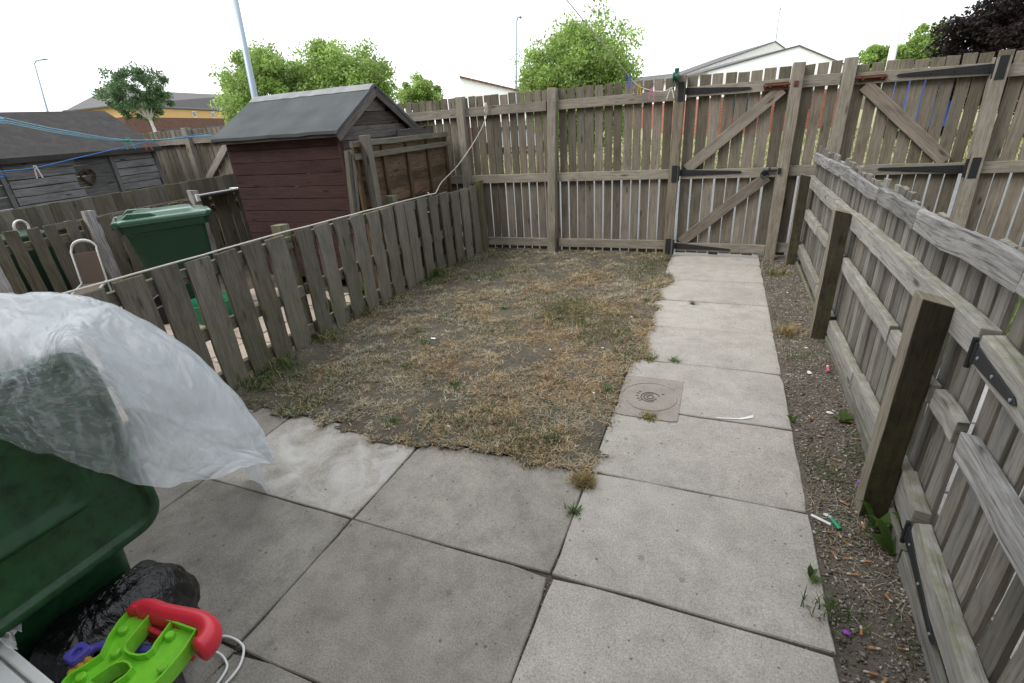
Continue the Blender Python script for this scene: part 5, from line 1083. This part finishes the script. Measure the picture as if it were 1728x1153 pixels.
for p, n_, L_, sp, lb in (((-2.46, 2.10), 150, .15, .05, 'tall green grass growing through the middle of the left fence'), ((-2.40, 1.56), 190, .12, .07, 'green weeds spreading from the left fence onto the grass'),
                          ((-2.38, 1.05), 240, .13, .09, 'long green and dry grass by the left fence above the plastic sheet'), ((-2.36, 3.25), 300, .20, .06, 'dark green grass clump by the left fence, below the rope loop'),
                          ((-2.34, 3.10), 130, .10, .09, 'low green grass in front of the dark clump by the left fence'), ((-2.36, 3.75), 200, .12, .08, 'green weeds at the far end of the left fence'), ((-2.33, .82), 160, .09, .08, 'dry grass at the near end of the left fence', )):
    tuft(p, n_, L_, sp, lb, np.concatenate([GREENS, GREENS*.8, DRY[:2]]), (.25, .9), (.003, .006))
broad((-2.60, .35), 26, .22, 'leafy green weed behind the near end of the left fence', 1.2); broad((-2.62, 1.95), 22, .20, 'leafy weed behind the middle of the left fence', 1.3); broad((-2.60, 2.3), 12, .16, 'small leafy weed behind the left fence beside the shed', 1.4)
for i, p in enumerate(WEEDS_LAWN): tuft(p, 60, .05, .022, 'small green tuft among the dry grass of the lawn', GREENS, (.2, .85), group='green tufts in the lawn')

# ------------------------------------------------------------------ trees beyond the back fence
M_BARK = plain('bark', (.12, .095, .07), .9, .1, 0, .35, 8, .5); M_BIRCH = plain('birch_bark', (.62, .59, .54), .8, .2, 0, .1, 4, .2, (.08, .07, .06), .6)
def tree(name, label, base, crown, rad, ncl, nleaf, ls, palr, bark=M_BARK, trunk_r=.12, lean=(0, 0), cr=.3, cat='tree', fork=None, group='trees beyond the back fence', low=-1.):
    root = thing(name, label, cat, base, 0, group)
    cl = []
    while len(cl) < ncl:
        d = RNG.normal(0, 1, 3); d /= np.linalg.norm(d)
        if d[2] < low: continue
        rr = RNG.uniform(.35, 1.0)**.6*RNG.uniform(.85, 1.08); cl.append(np.array(crown)+d*np.array(rad)*rr)
    cl = np.array(cl); rc = cr*RNG.uniform(.6, 1.3, ncl)*min(rad)
    fk = np.array(fork if fork is not None else (base[0]+(crown[0]-base[0])*.6, base[1]+(crown[1]-base[1])*.6, crown[2]-rad[2]*.75))
    m = MB(); b = np.array(base, float)
    m.tube([b, b*.5+fk*.5+np.array([.04, .02, 0]), fk], [trunk_r, trunk_r*.8, trunk_r*.62], 9)
    for c in cl[RNG.permutation(ncl)[:max(10, ncl//6)]]:
        c = np.array(crown)*.35+c*.65; md = fk*.5+c*.5+RNG.normal(0, .12, 3)*min(rad)*.6; m.tube([fk, md, c], [trunk_r*.4, trunk_r*.2, trunk_r*.04], 5)
    m.build('trunk', bark, root, 0, True)
    k = RNG.integers(0, ncl, nleaf); d = RNG.normal(0, 1, (nleaf, 3)); d /= np.linalg.norm(d, axis=1, keepdims=True)
    p = cl[k]+d*(rc[k]*RNG.random(nleaf)**.45)[:, None]*np.array([1, 1, .85])
    a = RNG.normal(0, 1, (nleaf, 3)); a /= np.linalg.norm(a, axis=1, keepdims=True); e = np.cross(a, RNG.normal(0, 1, (nleaf, 3))); e /= np.linalg.norm(e, axis=1, keepdims=True)
    s = (ls*RNG.uniform(.6, 1.3, nleaf))[:, None]
    v = np.stack([p-a*s, p+e*s*.5, p+a*s, p-e*s*.5], 1).reshape(-1, 3)-b; f = np.arange(nleaf*4).reshape(-1, 4)
    pc = np.array(palr); tone = RNG.uniform(.75, 1.25, ncl)[k][:, None]; c = pc[RNG.integers(0, len(pc), nleaf)]*tone*RNG.uniform(.75, 1.25, (nleaf, 1))
    mesh_np('crown', v, f, M_LEAF, c, parent=root)
LIME = [(.28, .42, .10), (.34, .47, .14), (.23, .35, .08), (.42, .52, .20)]; MIDG = [(.13, .21, .10), (.17, .26, .13), (.10, .17, .08)]; DARKP = [(.022, .014, .016), (.03, .018, .018), (.035, .028, .02), (.018, .012, .014)]
c = T1[0]; tree('leafy_tree', 'bright green tree left half of the clump behind the maroon shed, beside the pole', (c[0], c[1], -.05), (c[0], c[1], 2.55), (1.85, 1.3, 1.5), 190, 42000, .055, LIME, cr=.30)
c = T1[1]; tree('leafy_tree', 'taller bright green tree directly behind the roof ridge of the maroon shed', (c[0], c[1], -.05), (c[0], c[1], 2.6), (1.95, 1.4, 1.7), 210, 46000, .055, LIME, cr=.30)
c = TS[0]; tree('leafy_tree', 'small rounded green tree between the maroon shed and the back fence', (c[0], c[1], -.05), (c[0], c[1], 2.3), (.85, .8, 1.05), 70, 13000, .055, LIME, cr=.32, trunk_r=.08)
c = T2[0]; tree('leafy_tree', 'rounded bright green tree rising above the middle of the back fence', (c[0], c[1], -.05), (c[0], c[1], 2.2), (1.68, 1.5, 1.8), 240, 52000, .050, LIME, cr=.27)
c = T3[0]; tree('leafy_tree', 'low green treetop left of the white mast at the right', (c[0], c[1], -.05), (c[0], c[1], 2.3), (.7, .7, .95), 44, 9000, .065, LIME, cr=.35, trunk_r=.08)
c = T3[1]; tree('leafy_tree', 'green treetop between the white mast and the dark purple tree', (c[0], c[1], -.05), (c[0], c[1], 2.3), (1.15, 1.1, 1.5), 90, 20000, .065, LIME, cr=.3)
c = TP[0]; tree('purple_tree', 'dark purple leaved tree in the upper right corner', (c[0]+.6, c[1], -.05), (c[0]+.55, c[1]+.1, 2.45), (2.45, 1.9, 1.8), 240, 60000, .06, DARKP, cr=.22, trunk_r=.16)
c = T_BIRCH[0]; tree('birch_tree', 'birch with white forked trunk and leaning green crown above the grey shed', (-23.3, 15.15, -.05), (c[0]+.10, c[1]+.05, c[2]+.1), (1.65, 1.2, 1.2), 110, 17000, .054, MIDG, M_BIRCH, .10, cr=.22, fork=(-23.5, 15.2, 2.55))

# ------------------------------------------------------------------ posts and lamps
def mast(name, label, cat, a, b, r0, r1, mat):
    a, b = Vector(a), Vector(b); d = (b-a)/(b.z-a.z); base = a-d*(a.z+.05); topp = b+d*1.2
    return set_props(MB().tube([base, (base+topp)/2, topp], [r0, (r0+r1)/2, r1], 14).build(name, mat, None, 0, True), label, cat)
mast('metal_pole', 'plain grey blue metal pole rising behind the ridge of the maroon shed', 'pole', POLE[0], POLE[1], .062, .050, M_STEEL)
M_WHITEP = plain('white_paint', (.75, .75, .75), .5, .4, 0, .05, 3)
mast('white_mast', 'tall white tapering mast in front of the right hand treetops', 'mast', LAMP3[0], LAMP3[1], .13, .06, M_WHITEP)
def lamp(name, label, a, b, arm, r):
    t = thing(name, label, 'street lamp', (a[0], a[1], -.05), 0, 'street lamps beyond the fences'); a, b, arm = Vector(a), Vector(b), Vector(arm)
    MB().tube([(a.x, a.y, -.05), a, a*.5+b*.5, b, b*.8+arm*.2+Vector((0, 0, .14)), b*.4+arm*.6+Vector((0, 0, .16))], [r*1.5, r*1.2, r, r*.8, r*.75, r*.7], 8).build('pole', M_STEEL, t, 0, True)
    MB().tube([b*.5+arm*.5+Vector((0, 0, .14)), b*.2+arm*.8+Vector((0, 0, .15)), arm+Vector((0, 0, .12))], [r*1.2, r*2.2, r*1.0], 8, flat=.6, flatdir=(0, 0, 1)).build('lamp_head', M_STEEL, t, 0, True)
lamp('street_lamp', 'thin street lamp with bent arm above the grey shed roof at far left', LAMP1[0], LAMP1[1], LAMP1[3], .05)
lamp('street_lamp', 'straight street lamp with short head left of the middle tree', LAMP2[0], LAMP2[1], (LAMP2[1][0]+.28, LAMP2[1][1], LAMP2[1][2]), .06)

# ------------------------------------------------------------------ houses
def brick(name, a, b, mortar, sc=1.):
    t = NT(name); uv = t.uv(); x = t.n('ShaderNodeTexBrick'); x.inputs['Scale'].default_value = 1; x.inputs['Brick Width'].default_value = .22*sc; x.inputs['Row Height'].default_value = .075*sc; x.inputs['Mortar Size'].default_value = .006*sc
    x.inputs['Color1'].default_value = (*a, 1); x.inputs['Color2'].default_value = (*b, 1); x.inputs['Mortar'].default_value = (*mortar, 1); t.l(uv, x.inputs['Vector'])
    c = t.mix(1.0, x.outputs['Color'], t.ramp(t.noise(t.pos(), 3, 5), [(.3, .8), (.7, 1.15)]), 'MULTIPLY'); t.bump(x.outputs['Fac'], -.3, .004); return t.set(c, .9, .2)
M_BRICK = brick('red_brick', (.36, .10, .06), (.28, .075, .05), (.35, .3, .26)); M_BRICKD = brick('brown_brick', (.17, .075, .055), (.13, .06, .045), (.2, .17, .15)); M_HOUSE = brick('buff_brick', (.34, .25, .18), (.28, .2, .14), (.36, .33, .3))
M_RENDER = plain('white_render', (.88, .88, .87), .9, .2, 0, .04, 2); M_YELLOW = plain('yellow_render', (.66, .42, .19), .9, .2, 0, .06, .8); M_ROOFG = plain('grey_roof_tiles', (.135, .13, .13), .9, .2, 0, .15, 1.5, .3); M_GLASS = plain('window_glass', (.05, .06, .07), .08, .6); M_GREYT = plain('grey_trim', (.10, .11, .12), .6)
def wallq(m, a, b, z0, z1, z1b=None):
    L = math.hypot(b[0]-a[0], b[1]-a[1]); zb = z1 if z1b is None else z1b
    m.poly([(a[0], a[1], z0), (b[0], b[1], z0), (b[0], b[1], zb), (a[0], a[1], z1)], uv=[(0, z0), (L, z0), (L, zb), (0, z1)])
def lerp(a, b, k): return tuple(a[i]+(b[i]-a[i])*k for i in range(len(a)))
def houseq(name, label, a, b, apex, ea, eb, depth, split=1.75):
    """bungalow whose gable end runs from a to b, brick below and white render above"""
    t = thing(name, label, 'house', ((a[0]+b[0])/2, (a[1]+b[1])/2, -.05), 0, 'white gabled houses beyond the back fence')
    d = Vector((b[0]-a[0], b[1]-a[1], 0)).normalized(); nv = Vector((-d.y, d.x, 0)); bk = lambda p: (p[0]+nv.x*depth, p[1]+nv.y*depth)
    ap = apex; m = MB(); wallq(m, a, b, -.05, split); wallq(m, b, bk(b), -.05, split); wallq(m, bk(a), a, -.05, split); wallq(m, bk(b), bk(a), -.05, split); m.build('brick_wall', M_BRICK, t)
    m = MB(); m.poly([(a[0], a[1], split), (b[0], b[1], split), (b[0], b[1], eb), (ap[0], ap[1], ap[2]), (a[0], a[1], ea)])
    A, B = bk(a), bk(b); P = bk(ap); m.poly([(B[0], B[1], split), (A[0], A[1], split), (A[0], A[1], ea), (P[0], P[1], ap[2]), (B[0], B[1], eb)])
    wallq(m, b, B, split, eb); wallq(m, A, a, split, ea); m.build('rendered_wall', M_RENDER, t)
    m = MB(); o = nv*-.06
    for (p, z) in ((a, ea), (b, eb)):
        q = lerp((ap[0], ap[1], ap[2]), (p[0], p[1], z), 1.05); P0 = Vector((ap[0], ap[1], ap[2]))
        R0 = [P0+o, Vector(q)+o, Vector(q)+o-Vector((0, 0, .06)), P0+o-Vector((0, 0, .06))]
        m.rings([[v+Vector((0, 0, .05)) for v in R0], [v+nv*(depth+.5)+Vector((0, 0, .05)) for v in R0]])
    m.build('roof', M_ROOFG, t)
    for k in (.3, .7):
        c0, c1 = lerp(a, b, k-.09), lerp(a, b, k+.09); m = MB(); off = nv*-.03; m.rings([[(c0[0]+off.x*s, c0[1]+off.y*s, z), (c1[0]+off.x*s, c1[1]+off.y*s, z)][::1 if z == .9 else -1] and [(c0[0]+off.x*s, c0[1]+off.y*s, .9), (c1[0]+off.x*s, c1[1]+off.y*s, .9), (c1[0]+off.x*s, c1[1]+off.y*s, 2.0), (c0[0]+off.x*s, c0[1]+off.y*s, 2.0)] for z in (.9,) for s in (0, 1)]); m.build('window', M_GLASS, t)
    return t, nv
h2, nv2 = houseq('white_house', 'white gabled house in front of the other, its lower roof apex further right', (WHB[0][0]-.3, WHB[0][1]), (5.6, 30.45), WHB[1], WHB[0][2]-.05, 2.75, 9)
h1, nv1 = houseq('white_house', 'white gabled house behind, with the aerial, its roof apex further left', (WHA[0][0]-2.0, WHA[0][1]+9.6), (4.9, 41.6), (2.2*1.33, 40.3, 4.9), 3.2, 3.6, 9)
m = MB(); ax, ay, az_ = 2.95, 40.2, 4.95
m.tube([(ax, ay, az_), (ax, ay, az_+1.9)], .02, 6)
for k in range(6): m.tube([(ax-.35+.03*k, ay, az_+1.75-.02*k+.0), (ax+.1, ay, az_+1.72+.01*k)], .012, 5) if k < 1 else m.tube([(ax-.4+.11*k, ay-.3, az_+1.76), (ax-.4+.11*k, ay+.3, az_+1.76)], .012, 5)
set_props(m.build('aerial', M_GREYT), 'thin television aerial standing on the roof of the rear white house', 'aerial')
a, b = (WRF[0][0], WRF[0][1]), (WRF[1][0]+1.2, WRF[1][1]+.34)
wl = thing('white_house', 'low white house with one sloping roof edge left of the straight street lamp', 'house', ((a[0]+b[0])/2, (a[1]+b[1])/2, -.05), 0, 'white gabled houses beyond the back fence')
m = MB(); wallq(m, a, b, 1.2, 3.56, 2.42); d = Vector((b[0]-a[0], b[1]-a[1], 0)).normalized(); nv = Vector((-d.y, d.x, 0))*5; A, B = (a[0]+nv.x, a[1]+nv.y), (b[0]+nv.x, b[1]+nv.y); wallq(m, A, a, 1.2, 3.56); wallq(m, b, B, 1.2, 2.42); wallq(m, B, A, 1.2, 2.42, 3.56); m.build('rendered_wall', M_RENDER, wl)
m = MB(); wallq(m, a, b, -.05, 1.2); wallq(m, A, a, -.05, 1.2); wallq(m, b, B, -.05, 1.2); m.build('brick_wall', M_BRICK, wl)
m = MB(); m.rings([[(p[0]-nv.x*.02, p[1]-nv.y*.02, z), (q[0]+nv.x*.02, q[1]+nv.y*.02, z), (q[0], q[1], z+.10), (p[0]-nv.x*.02, p[1]-nv.y*.02, z+.10)] for p, q, z in ((a, A, 3.56), (b, B, 2.42))]); m.build('roof', M_BRICKD, wl)

def longhouse(name, label, pts, ze, ridge, zr, mats, split, group=None, wins=()):
    t = thing(name, label, 'house', (pts[0][0], pts[0][1], -.05), 0, group)
    p0, p1, p2 = pts; r0, r1 = ridge; bk = (p0[0]+p2[0]-p1[0], p0[1]+p2[1]-p1[1])
    m = MB(); [wallq(m, a, b, split, ze) for a, b in ((p0, p1), (p1, p2), (p2, bk), (bk, p0))]; m.build('rendered_wall', mats[0], t)
    m = MB(); [wallq(m, a, b, -.05, split) for a, b in ((p0, p1), (p1, p2), (p2, bk), (bk, p0))]; m.build('brick_wall', mats[1], t)
    c = Vector(((p0[0]+p2[0])/2, (p0[1]+p2[1])/2, 0)); ex = lambda p: (p[0]+(p[0]-c.x)*.04, p[1]+(p[1]-c.y)*.04, ze)
    E = [ex(p) for p in (p0, p1, p2, bk)]; A, B = (*r0, zr), (*r1, zr)
    m = MB(); m.poly([E[0], E[1], A]); m.poly([E[1], E[2], B, A]); m.poly([E[2], E[3], B]); m.poly([E[3], E[0], A, B]); m.poly([(x, y, z-.02) for x, y, z in E][::-1]); m.build('roof', mats[2], t)
    m = MB(); [m.tube([E[i], E[(i+1) % 4]], .10, 6) for i in range(4)]; m.build('gutter', M_GREYT, t)
    for (u0, u1, z0, z1, seg) in wins:
        q = ((p0, p1), (p1, p2))[seg]; a, b = lerp(*q, u0), lerp(*q, u1); d = Vector((b[0]-a[0], b[1]-a[1], 0)).normalized(); nv = Vector((d.y, -d.x, 0))
        m = MB(); m.rings([[(x+nv.x*s, y+nv.y*s, z) for x, y, z in ((a[0], a[1], z0), (b[0], b[1], z0), (b[0], b[1], z1), (a[0], a[1], z1))] for s in (0, .06)]); w_ = m.build('window', M_WHITEP, t)
        a2, b2 = lerp(a, b, .1), lerp(a, b, .9); m = MB(); m.poly([(x+nv.x*.07, y+nv.y*.07, z) for x, y, z in ((a2[0], a2[1], z0+.08), (b2[0], b2[1], z0+.08), (b2[0], b2[1], z1-.08), (a2[0], a2[1], z1-.08))])
        g_ = m.build('pane', M_GLASS, t); g_.parent = w_
Y_ = YEL; p2 = (Y_[2][0], Y_[2][1])
longhouse('yellow_building', 'long yellow rendered building with grey hipped roof behind the birch', [(Y_[0][0], Y_[0][1]), (Y_[1][0], Y_[1][1]), p2], 4.6, ((Y_[3][0], Y_[3][1]), (Y_[4][0], Y_[4][1])), 6.6, (M_YELLOW, M_BRICKD, M_ROOFG), 3.75, None,
          ((.42, .50, 3.85, 4.45, 0), (.50, .53, 3.8, 4.4, 1), (.68, .71, 3.8, 4.4, 1), (.86, .88, 3.8, 4.4, 1)))
g = GRT; longhouse('grey_roofed_house', 'low house with long grey roof just above the back fence, right of the middle tree', [(-9.5, 46.6), (-2.8, 45.2), (-1.5, 51.)], 3.0, ((-7.6, 49.2), (-3.4, 48.4)), 4.05, (M_RENDER, M_BRICK, M_ROOFG), 1.6)
longhouse('grey_roofed_house', 'far low house with long grey roof at the left edge, beside the bent street lamp', [(-100, 38.), (-74.6, 39.5), (-78, 52)], 4.9, ((-98, 44.), (-77, 46)), 6.25, (M_RENDER, M_BRICKD, M_ROOFG), 2.5)
longhouse('grey_roofed_house', 'low house with grey roof showing between the straight street lamp and the white house', [(-20.5, 48.), (-13.5, 45.8), (-12, 52)], 3.0, ((-18.5, 50), (-13, 49)), 4.6, (M_RENDER, M_BRICK, M_ROOFG), 1.7)
m = MB(); wallq(m, (-40.5, 23.5), (-33, 27), -.05, 1.9); wallq(m, (-33, 27), (-33.2, 27.3), -.05, 1.9); wallq(m, (-33.2, 27.3), (-40.7, 23.8), -.05, 1.9); m.poly([(-40.5, 23.5, 1.9), (-33, 27, 1.9), (-33.2, 27.3, 1.9), (-40.7, 23.8, 1.9)])
set_props(m.build('garden_wall', M_BRICKD), 'brown brick garden wall in front of the yellow building', 'wall')
for i, (c, w_, lb) in enumerate((((-27.2, 19.2), 1.3, 'small dark gabled outhouse just right of the birch trunk'), ((-26.2, 20.9), 1.7, 'dark roofed outhouse in front of the yellow building'))):
    t = thing('outhouse', lb, 'shed', (c[0], c[1], -.05), 0, 'dark outhouses before the yellow building'); x, y = c
    MB().box((x, y, .85), (w_, 1.6, 1.8)).build('walls', M_BRICKD, t); m = MB(); m.rings([[(x-w_*.6, y+s, 1.76), (x, y+s, 2.25), (x+w_*.6, y+s, 1.76), (x, y+s, 2.19)] for s in (-1, 1)]); m.build('roof', M_FELTD, t)

# parked vehicles glimpsed through the fence
def van(name, label, c, ang, col, tall=True):
    t = thing(name, label, 'van' if tall else 'car', c, R(ang), 'vehicles parked beyond the back fence'); mt = plain('paint_'+name+'_%d' % (col[2]*99), col, .3, .5, 0, .04, 1)
    H = 1.95 if tall else 1.42; L = 4.4; pf = [(-L/2, .35), (L/2-.1, .35), (L/2, .55), (L/2-.15, .95), (L/2-1.0, 1.05), (L/2-1.6, H-.05), (L/2-2.0, H), (-L/2+(.1 if tall else .9), H), (-L/2+.0, 1.0)]
    MB().rings([[(x, s*k, z) for x, z in pf] for s, k in ((-.8, 1), (-.85, 1), (.85, 1), (.8, 1))]).build('body', mt, t, .03, False, True)
    for s in (-1, 1):
        m = MB(); m.rings([[(x, s*.856+d*.004*s, z) for x, z in ((L/2-1.15, 1.06), (L/2-1.62, H-.2), (-L/2+(2.2 if tall else 1.1), H-.2), (-L/2+(2.2 if tall else .8), 1.06))] for d in (0, 1)]); m.build('side_window', M_GLASS, t, 0, False, True)
        for wx in (-1.35, 1.4):
            m = MB(); m.lathe([(.1, -.1), (.3, -.1), (.33, -.06), (.33, .06), (.3, .1), (.1, .1)], (wx, s*.78, .33), 18, 'Y'); m.build('wheel', M_BLACKP, t, 0, False, True)
    return t
van('parked_van', 'blue van parked beyond the second back gate', (6.7, 22.6, -.05), 82, (.03, .09, .42)); van('parked_car', 'silver grey car parked beyond the left part of the back fence', (-8.5, 22.5, -.05), 5, (.35, .36, .38), False)

# ------------------------------------------------------------------ the house the picture is taken from, just behind the viewpoint
hs = thing('terraced_house', 'buff brick rear wall of the house behind the viewpoint, outside the picture', 'house', (0, -3.0, 0))
m = MB(); wallq(m, (8, -1.92), (-8, -1.92), -.05, 5.0); wallq(m, (-8, -1.92), (-8, -8), -.05, 5.0); wallq(m, (8, -8), (8, -1.92), -.05, 5.0); m.build('wall', M_HOUSE, hs)
m = MB(); m.rings([[(x, -1.6, 4.95), (x, -5, 7.2), (x, -8.4, 4.95), (x, -5, 7.1)] for x in (-8.2, 8.2)]); m.build('roof', M_ROOFG, hs)
